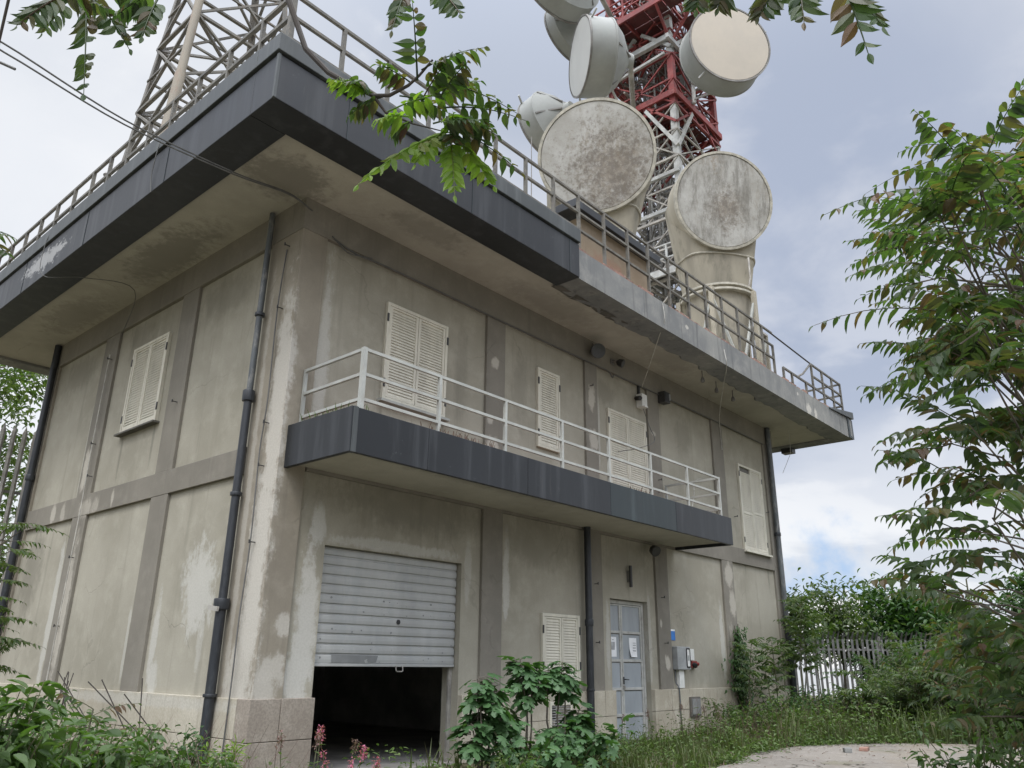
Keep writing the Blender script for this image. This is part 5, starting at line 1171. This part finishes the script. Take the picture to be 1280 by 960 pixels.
for p in LT:
    p = (-5.79 + (p[0]+5.79)*1.28, -9.34 + (p[1]+9.34)*1.28, 1.45 + (p[2]-1.45)*1.28)
    limb_to(tr, fl_, p, rnd, .03)
    for k in range(46):
        q = V(p) + V((rnd.gauss(0,.4), rnd.gauss(0,.4), rnd.gauss(0,.35))); leaf(lf, q, V((rnd.uniform(-1,1), rnd.uniform(-1,1), -.4)), UP, .22, .11)
tr.build('trunk', M['bark'], t); lf.build('crown', M['far'], t)
rnd = random.Random(131); t = thing('young_tree', (-2.45,3.7,0), 'young tree at the left edge, its branches in front of the far left wall', 'tree')
tr = MB(); lf = MB(); tr.tube([(-1.6,8.2,0),(-2.4,3.65,1.2),(-2.3,3.6,2.8)], [.06,.045,.02], 6)
for i in range(40):
    z = rnd.uniform(1.0, 3.1); a = rnd.uniform(0, 2*pi); l = rnd.uniform(.3, .75)
    p = V((-2.32, 3.6, min(z, 2.7))); q = p + V((cos(a)*l, sin(a)*l, z - p.z + .3)); tr.tube([p, q], [.015,.005], 5, False)
    for k in range(3):
        aa = rnd.uniform(0, 2*pi); compound(lf, tr, q, q + V((cos(aa)*.55, sin(aa)*.55, -.05)), 6, .12, .05, .15, rnd, .5)
tr.build('trunk', M['bark'], t); lf.build('crown', M['far'], t)
FN = thing('palisade_fence', (-3.5, 12.2, 0), 'tall pale slatted fence beyond the far left corner of the building', 'fence')
for i in range(30):
    x = -4.6 + i*.24
    MB().add([(x-.055,12.2,0),(x,12.17,0),(x+.055,12.2,0),(x-.055,12.2,6.7),(x,12.17,6.7),(x+.055,12.2,6.7),(x,12.19,6.88),(x-.055,12.21,0),(x+.055,12.21,0),(x-.055,12.21,6.7),(x+.055,12.21,6.7)],
             [(0,1,4,3),(1,2,5,4),(3,4,6),(4,5,6),(7,9,10,8),(0,3,9,7),(2,8,10,5)]).build('slat', M['galv'], FN)
for z in (1.0, 3.4, 5.2): MB().box(-4.8, 2.5, 12.22, 12.27, z, z+.07).build('cross_rail', M['galvdark'], FN)
# palisade fence, shed and trees at the right
F0, F1 = V((18.6,.9,0)), V((25.2,-5.4,0)); FD = (F1 - F0).normalized(); FNn = V((FD.y,-FD.x,0))
FR = thing('palisade_fence', tuple(F0), 'grey palisade fence with outward bent tips behind the grass at right', 'fence')
rnd = random.Random(140); n = int((F1-F0).length / .155)
for i in range(n):
    p = F0 + FD*(.155*i); w_ = FD*.036; b = FNn*.014; lean = FD*rnd.uniform(-.012,.012); top = p + UP*(2.25) + lean; tip = top + UP*.22 + FNn*.16
    m = MB(); m.add([p-w_, p+w_, top+w_, top-w_, p-w_+b, p+w_+b, top+w_+b, top-w_+b, tip-w_*.6, tip+w_*.6], [(0,1,2,3),(5,4,7,6),(0,3,7,4),(1,5,6,2),(3,2,9,8),(7,8,9,6),(3,8,7),(2,6,9)])
    m.build('pale', M['fencegrey'], FR)
for z in (.5, 1.95): MB().bar(F0 + UP*z - FNn*.03, F1 + UP*z - FNn*.03, .05).build('fence_rail', M['galvdark'], FR)
for k in range(4): MB().bar(F0 + FD*2.9*k - FNn*.07, F0 + FD*2.9*k - FNn*.07 + UP*2.35, .09).build('fence_post', M['galvdark'], FR)
SH = thing('garden_shed', (28.3,-1.5,0), 'small pale building with low gable roof far behind the right fence', 'shed')
MB().box(26.8,29.6,-3.0,.4,0,2.05).build('wall', M['panel'], SH)
rf = MB(); rf.add([(26.6,-3.2,2.0),(29.8,-3.2,2.0),(29.8,.6,2.0),(26.6,.6,2.0),(26.6,-1.3,2.62),(29.8,-1.3,2.62)], [(0,1,5,4),(2,3,4,5),(0,4,3),(1,2,5),(0,3,2,1)]); rf.build('roof', M['stone'], SH)
MB().box(26.77,26.8,-1.0,-.2,0,1.85).build('door', M['galvdark'], SH)
tag(MB().tube([(34,-1.2,0),(34,-1.2,4.6)], [.09,.07], 8).build('utility_pole', M['galv'], None, smooth=True), 'pale utility pole poking up behind the trees at right', 'pole')
def bg_tree(base, H, R, n, label, seed, mat='far', L=.22, trunk=.12, lowz=.3):
    rnd = random.Random(seed); b = V(base); t = thing('background_tree', base, label, 'tree', 'trees beyond the right fence')
    tr = MB(); lf = MB(); tr.tube([b, b + V((.1,0,H*.4)), b + V((0,.1,H*.85))], [trunk, trunk*.7, trunk*.25], 7)
    for i in range(n):
        a = rnd.uniform(0, 2*pi); u = rnd.random(); z = H*(lowz + (1-lowz)*u); rr = R*rnd.uniform(.25,1)*sqrt(max(.1, 1 - abs(u-.35)**1.6*1.4))
        p = b + V((rr*cos(a), rr*sin(a), z)); tr.tube([b + UP*z*.75, p], [trunk*.2, .008], 4, False)
        cl = rnd.uniform(.18,.4)
        for k in range(62):
            q = p + V((rnd.gauss(0,cl), rnd.gauss(0,cl), rnd.gauss(0,cl*.8))); leaf(lf, q, V((rnd.uniform(-1,1), rnd.uniform(-1,1), -.35)), V((rnd.uniform(-.4,.4),rnd.uniform(-.4,.4),1)), L*rnd.uniform(.7,1.2), L*.45)
    tr.build('trunk', M['bark'], t); lf.build('crown', M[mat], t)
for a in (((19.6,1.4,0),3.5,1.2,26,'loose bushy tree right behind the fence next to the building corner',151,'far',.22,.08,.5),
          ((21.6,.4,0),3.9,1.3,34,'yellowish green tree peeking over the middle of right fence',152,'far',.22,.1,.48),
          ((23.6,-1.0,0),3.9,1.7,95,'dark bushy tree behind the fence, left of the pale shed',153,'ivy',.26,.1,.15),
          ((25.8,-1.5,0),3.7,1.7,90,'rounded tree just left of pale shed roof',154,'far',.26,.1,.15),
          ((27.2,-6.6,0),5.0,2.2,120,'tall broad tree behind the fence at right edge',155,'far',.28,.14,.1),
          ((32,-4.5,0),5.2,2.4,70,'distant tree behind the pale shed',156,'ivy',.32,.16,.1)): bg_tree(*a)
for i, (x, y, H, R, mt, lb) in enumerate(((15.0,-3.2,1.5,1.2,'far','big shrub standing left of middle in front of the fence'),(14.6,-4.6,1.8,1.3,'ail','dark big shrub in front of fence, right of the first'),(13.9,-6.0,1.6,1.2,'bush','wide shrub beside the yard at right'),(18.2,-2.4,1.6,1.2,'far','tall weedy shrub close to the palisade fence'),
        (19.5,-4.6,1.9,1.3,'ivy','dark shrub against the right part of the fence'),(12.6,-7.6,1.6,1.2,'far','shrub at right edge of the yard behind tree of heaven'),(19.9,-1.6,2.0,1.0,'ivy','dark tall shrub hiding the middle of the palisade fence'),(21.6,-3.2,2.3,1.2,'far','tall feathery shrub hiding the fence below the pale shed'),(16.8,-5.3,1.7,1.2,'ivy','dark shrub between yard and fence, right of middle'),(16.6,-2.6,1.3,.9,'weed','feathery weed thicket in front of left end of the fence'))):
    shrub('shrub', (x, y, 0), H, R, 24, 210, M[mt], .60, .15, lb, 'shrub', 160+i, 'comp', low=.15)
for i, (x, y, H, R, lb) in enumerate(((1.85,-7.55,1.0,.55,'leafy bush at the foot of the tree of heaven, with pale shiny leaves'),(1.75,-7.15,.72,.3,'small low plant at bottom edge near the yard, left of the leafy bush'),(2.5,-8.0,1.15,.6,'bush at the lower right corner of the view'))):
    shrub('bush', (x, y, 0), H, R, 16, 420, M[('bush','ivy','bush')[i]], .09, .05, lb, 'bush', 170+i)
sapling((2.9,-7.2,0), 1.9, 'sapling growing between the yard and the tree of heaven', 175, 14, (.1,-.2), .6)
sapling((3.4,-7.5,0), 2.3, 'taller sapling behind the tree of heaven trunk', 176, 16, (0,.1), .65)
for i, (x, y, H, lb) in enumerate(((17.4,-2.7,2.1,'leafy sapling right in front of the visible part of fence'),(18.4,-3.5,2.4,'tall leafy sapling in the thicket before the fence'),(17.0,-4.1,2.1,'leafy sapling at the middle of the right thicket'),(19.3,-4.7,2.5,'tallest leafy sapling in the right thicket'),(15.9,-4.9,2.0,'leafy sapling at yard edge in the right thicket'),(15.2,-6.0,2.0,'leafy sapling behind the tree of heaven, beside the yard'),(14.6,-2.4,.9,'low leafy sapling among the tall grass past the corner'))):
    sapling((x, y, 0), H, lb, 210+i, 26, (.1*(i % 3 - 1),.1), .75, ('far','ail','far','ail','far','ail','far')[i], .19)
# grass and ground weeds
def grass(name, zones, mat, label, seed, wl=.012):
    rnd = random.Random(seed); mb = MB()
    for (n, poly, h0, h1) in zones:
        xs = [p[0] for p in poly]; ys = [p[1] for p in poly]; k = 0
        while k < n:
            x, y = rnd.uniform(min(xs), max(xs)), rnd.uniform(min(ys), max(ys)); c = False
            for i in range(len(poly)):
                (x1, y1), (x2, y2) = poly[i], poly[(i+1) % len(poly)]
                if (y1 > y) != (y2 > y) and x < (x2-x1)*(y-y1)/(y2-y1) + x1: c = not c
            if not c: continue
            k += 1
            cl = .35 + 1.25*(abs(sin(x*1.7 + 2*sin(y*1.3)))*abs(cos(y*1.1 + x*.6)))**1.4
            h = rnd.uniform(h0, h1)*cl; a = rnd.uniform(0, 2*pi); w = wl*rnd.uniform(.6,1.5)
            d = V((cos(a), sin(a), 0)); s = V((-sin(a), cos(a), 0)); b = V((x, y, .0)); bend = rnd.uniform(.1,.55)*h
            p1 = b + UP*h*.55 + d*bend*.3; p2 = b + UP*h*.95 + d*bend
            mb.add([b - s*w, b + s*w, p1 + s*w*.7, p1 - s*w*.7, p2], [(0,1,2,3),(3,2,4)])
    o = mb.build(name, mat); tag(o, label, None, None, 'stuff'); return o
Z1 = [(10.0,-2.7),(11.2,-3.1),(12.2,-3.9),(13,-4.8),(13.2,-7.5),(17,-9),(24,-5.5),(19,.8),(17,1.5),(16.9,-.1),(12.6,-.1),(12.2,-1.2),(10.4,-1.6)]
grass('grass', [(14000, Z1, .15, .62), (4200, [(4.2,-3.3),(6.5,-3.1),(8.6,-2.6),(10.2,-2.7),(12.3,-1.2),(12.6,-.1),(4.5,-.15)], .08, .32), (2500, [(-3.5,-2.8),(4.0,-2.7),(4.0,-1.6),(0,-.8),(-.3,3),(-3.5,2)], .15, .45)], M['grass'], 'tall green grass along the wall foot and the fence', 180)
rnd = random.Random(181); wm = MB()
for k in range(8500):
    u = rnd.random()
    if u < .5: x, y = rnd.uniform(8.5,19), rnd.uniform(-3.0,-.2)
    elif u < .62: x, y = rnd.uniform(4.3,9), rnd.uniform(-2.8,-.2)
    elif u < .85: x, y = rnd.uniform(-3.6,-.1), rnd.uniform(-2.7,9)
    else: x, y = rnd.uniform(-.2,4.4), rnd.uniform(-2.8,-1.5)
    h = rnd.uniform(.02,.42)*(.6 + .8*abs(sin(x*2.1)*cos(y*1.9)))
    leaf(wm, V((x,y,h)), V((rnd.uniform(-1,1), rnd.uniform(-1,1), rnd.uniform(-.4,.4))), UP + V((rnd.uniform(-.5,.5),rnd.uniform(-.5,.5),0)), rnd.uniform(.04,.10), rnd.uniform(.02,.05))
for k in range(12000):
    x, y = rnd.uniform(10.4,18.5), rnd.uniform(-8.5,-.3)
    if x < 12.9 and y < -2.75 - max(0, x - 10.6)*.75: continue
    h = rnd.uniform(.05,.75)*(.5 + .8*abs(sin(x*2.1)*cos(y*1.9)))
    leaf(wm, V((x,y,h)), V((rnd.uniform(-1,1), rnd.uniform(-1,1), rnd.uniform(-.4,.4))), UP + V((rnd.uniform(-.5,.5),rnd.uniform(-.5,.5),0)), rnd.uniform(.06,.14), rnd.uniform(.03,.06))
for k in range(3200):
    i = rnd.randint(3, 11); p, q = edge[i], edge[i+1]; u = rnd.random(); s = rnd.gauss(0, .16)
    x, y = p[0] + (q[0]-p[0])*u + s*.6, p[1] + (q[1]-p[1])*u + s
    if sin(x*3.1 + y*2.3) + rnd.uniform(-.8,.8) < -.1: continue
    leaf(wm, V((x,y,.03 + abs(rnd.gauss(0,.07)))), V((rnd.uniform(-1,1), rnd.uniform(-1,1), rnd.uniform(-.2,.5))), UP + V((rnd.uniform(-.5,.5),rnd.uniform(-.5,.5),0)), rnd.uniform(.04,.11), rnd.uniform(.02,.05))
tag(wm.build('ground_weeds', M['weed']), 'mixed low weeds covering the soil by the walls', None, None, 'stuff')

rnd = random.Random(200); ll = MB()
for k in range(1500):
    x, y = rnd.uniform(5.5,13.3), rnd.uniform(-8,-2.5); dd = -2.75 - max(0, x-10.6)*.75
    if y > dd + .1 or rnd.random() > math.exp(-(dd - y)/.8) + .06: continue
    leaf(ll, V((x,y,.036 + rnd.uniform(0,.012))), V((rnd.uniform(-1,1), rnd.uniform(-1,1), .15)), UP, rnd.uniform(.02,.075), rnd.uniform(.012,.03))
tag(ll.build('leaf_litter', M['seed']), 'dead leaves scattered over the yard edge', None, None, 'stuff')
ds = MB()
for k in range(900):
    if k % 4: x, y = rnd.uniform(8.5,18.5), rnd.uniform(-3.2,-.2)
    else: x, y = rnd.uniform(-3.4,-.9), rnd.uniform(-2.7,-.9)
    if x < 12.9 and y < -2.75 - max(0, x - 10.6)*.75: continue
    h = rnd.uniform(.3,.95); a = rnd.uniform(0,6.28); ds.tube([(x,y,0),(x+.1*cos(a)*h,y+.1*sin(a)*h,h*.6),(x+.35*cos(a)*h,y+.35*sin(a)*h,h)], [.003,.0022,.001], 3, False)
tag(ds.build('dry_stalks', M['seed']), 'dry stalks standing among the weeds', None, None, 'stuff')
for i, (x0_, x1_, y0_, y1_, n, h, mt, lb) in enumerate(((.2,.5,-1.34,-.2,130,.22,'weed','tuft of weeds at the left end of balcony edge'),(1.4,2.9,-1.40,-1.30,120,.16,'seed','dry weeds along the balcony edge below the first big shutter'),(6.6,7.5,-1.40,-1.30,70,.14,'seed','dry weeds on balcony edge below the narrow shutter, further right'))):
    rnd = random.Random(190+i); m = MB()
    for k in range(n):
        x, y = rnd.uniform(x0_,x1_), rnd.uniform(y0_,y1_); hh = h*rnd.uniform(.3,1.2); a = rnd.uniform(0,2*pi); b = V((x,y,4.49)); s = V((-sin(a),cos(a),0))*.006; e_ = b + V((cos(a)*hh*.5, sin(a)*hh*.5, hh))
        m.add([b-s, b+s, b.lerp(e_,.6)+UP*hh*.15+s, b.lerp(e_,.6)+UP*hh*.15-s, e_], [(0,1,2,3),(3,2,4)])
    tag(m.build('balcony_weeds', M[mt]), lb, 'weeds')
# ---------------------------------------------------------------- camera, sky, sun
cam = bpy.data.cameras.new('camera'); co = bpy.data.objects.new('camera', cam); COL.objects.link(co)
yaw, pit, rol = rad(48.652), rad(19.501), rad(.6128)
from mathutils import Matrix
fw = V((sin(yaw)*cos(pit), cos(yaw)*cos(pit), sin(pit))); r0 = V((cos(yaw), -sin(yaw), 0)); u0 = r0.cross(fw)
rt = r0*cos(rol) + u0*sin(rol); up = -r0*sin(rol) + u0*cos(rol)
co.matrix_world = Matrix(((rt.x, up.x, -fw.x, -5.7931), (rt.y, up.y, -fw.y, -9.3375), (rt.z, up.z, -fw.z, 1.446), (0,0,0,1)))
cam.sensor_width = 36; cam.lens = 36*987.27/1280; cam.clip_end = 2000; cam.clip_start = .05
SC.camera = co

SD_ = V((-.58,-.40,1.0)).normalized()
el = math.asin(SD_.z); azm = math.atan2(SD_.x, SD_.y)
wd = bpy.data.worlds.new('World'); SC.world = wd; wd.use_nodes = True
T = wd.node_tree; T.nodes.clear()
def wn(typ, **kw):
    x = T.nodes.new(typ)
    for k, v in kw.items():
        if k == 'inp':
            for a, b in v.items():
                if isinstance(b, bpy.types.NodeSocket): T.links.new(b, x.inputs[a])
                else: x.inputs[a].default_value = b
        else: setattr(x, k, v)
    return x
def wr(v, a, b, c=0., d=1.): return wn('ShaderNodeMapRange', interpolation_type='SMOOTHSTEP', inp={'Value': v, 'From Min': a, 'From Max': b, 'To Min': c, 'To Max': d}).outputs[0]
def wmix(f, a, b):
    x = wn('ShaderNodeMix', data_type='RGBA')
    for i, c in ((0, f), (6, a), (7, b)):
        if isinstance(c, bpy.types.NodeSocket): T.links.new(c, x.inputs[i])
        else: x.inputs[i].default_value = (*c, 1) if i else c
    return x.outputs[2]
sky = wn('ShaderNodeTexSky', sky_type='NISHITA', sun_disc=False, sun_elevation=el, sun_rotation=azm, air_density=1., dust_density=1.5)
dirv = wn('ShaderNodeTexCoord').outputs['Generated']
sep = wn('ShaderNodeSeparateXYZ', inp={0: dirv})
pz = wn('ShaderNodeMath', operation='ADD', inp={0: wn('ShaderNodeMath', operation='MAXIMUM', inp={0: sep.outputs['Z'], 1: 0.}).outputs[0], 1: .28}).outputs[0]
px = wn('ShaderNodeMath', operation='DIVIDE', inp={0: sep.outputs['X'], 1: pz}).outputs[0]
py = wn('ShaderNodeMath', operation='DIVIDE', inp={0: sep.outputs['Y'], 1: pz}).outputs[0]
cv = wn('ShaderNodeCombineXYZ', inp={'X': px, 'Y': py, 'Z': 1.3}).outputs[0]
n1 = wn('ShaderNodeTexNoise', inp={'Vector': cv, 'Scale': .95, 'Detail': 7., 'Roughness': .5, 'Distortion': .35}).outputs['Fac']
n2 = wn('ShaderNodeTexNoise', inp={'Vector': cv, 'Scale': 2.6, 'Detail': 8., 'Roughness': .52, 'Distortion': .3}).outputs['Fac']
n3 = wn('ShaderNodeTexNoise', inp={'Vector': dirv, 'Scale': 9., 'Detail': 6., 'Roughness': .55}).outputs['Fac']
cl = wmix(wr(n1, .42, .57), (.52,.57,.675), (.81,.83,.88))
cl = wmix(wr(n2, .50, .63), cl, (.97,.97,.98))
hz_ = wr(sep.outputs['Z'], .34, .0)
cl = wmix(wn('ShaderNodeMath', operation='MULTIPLY', inp={0: hz_, 1: .65}).outputs[0], cl, (.86,.88,.92))
def ddot(v):
    v = V(v).normalized(); return wn('ShaderNodeVectorMath', operation='DOT_PRODUCT', inp={0: dirv, 1: tuple(v)}).outputs['Value']
# brighter cloud towards the left, blue-grey bank on the right, a gap of blue and a cumulus near the horizon
cl = wmix(wr(ddot((.18,1.05,.42)), .80, 1.0, 0., .75), cl, (.93,.95,.98))
cl = wmix(wr(ddot((1.1,.30,.62)), .93, 1.0, 0., .65), cl, (.40,.46,.60))
gap = wn('ShaderNodeMath', operation='MULTIPLY', inp={0: wr(wn('ShaderNodeMath', operation='ADD', inp={0: ddot((.938,.331,.100)), 1: wn('ShaderNodeMath', operation='MULTIPLY', inp={0: n3, 1: .012}).outputs[0]}).outputs[0], 1.0035, 1.0062), 1: .85}).outputs[0]
cl = wmix(gap, cl, (.30,.52,.86))
cum = wr(wn('ShaderNodeMath', operation='ADD', inp={0: ddot((.944,.338,.066)), 1: wn('ShaderNodeMath', operation='MULTIPLY', inp={0: n3, 1: .010}).outputs[0]}).outputs[0], 1.0042, 1.0048)
cl = wmix(cum, cl, (1.0,1.0,1.0))
# sky around the sun behind the camera, boosted for extra light on walls
bs_ = wr(ddot(SD_), .2, 1.0, 1.0, 4.2)
zb = wr(sep.outputs['Z'], .62, 1.0, 1.0, 1.9)
lowb = wn('ShaderNodeMath', operation='MULTIPLY', inp={0: wr(ddot((-.75,-.66,0)), -.1, .6), 1: wr(sep.outputs['Z'], .62, .12)}).outputs[0]  # low sky behind the camera dimmed, out of view, to darken sheltered walls
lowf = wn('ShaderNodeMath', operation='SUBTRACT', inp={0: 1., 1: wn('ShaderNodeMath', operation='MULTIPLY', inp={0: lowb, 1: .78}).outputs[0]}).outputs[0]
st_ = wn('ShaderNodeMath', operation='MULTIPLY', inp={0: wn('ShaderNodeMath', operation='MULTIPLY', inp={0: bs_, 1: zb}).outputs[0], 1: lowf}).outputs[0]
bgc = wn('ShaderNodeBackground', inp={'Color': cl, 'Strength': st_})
bgs = wn('ShaderNodeBackground', inp={'Color': sky.outputs[0], 'Strength': .1})
ms = wn('ShaderNodeMixShader', inp={0: .88, 1: bgs.outputs[0], 2: bgc.outputs[0]})
wo = wn('ShaderNodeOutputWorld', inp={0: ms.outputs[0]})
sl = bpy.data.lights.new('sun', 'SUN'); sl.energy = 1.3; sl.angle = rad(14); sl.color = (1., .955, .88)
so = bpy.data.objects.new('sun', sl); COL.objects.link(so); so.rotation_euler = (-SD_).to_track_quat('-Z', 'Y').to_euler()
SC.view_settings.view_transform = 'Standard'; SC.view_settings.look = 'None'; SC.view_settings.exposure = .1; SC.view_settings.gamma = 1.
SC.render.engine = 'CYCLES'; SC.cycles.use_denoising = True; SC.cycles.max_bounces = 6; SC.cycles.diffuse_bounces = 4; SC.cycles.transmission_bounces = 4
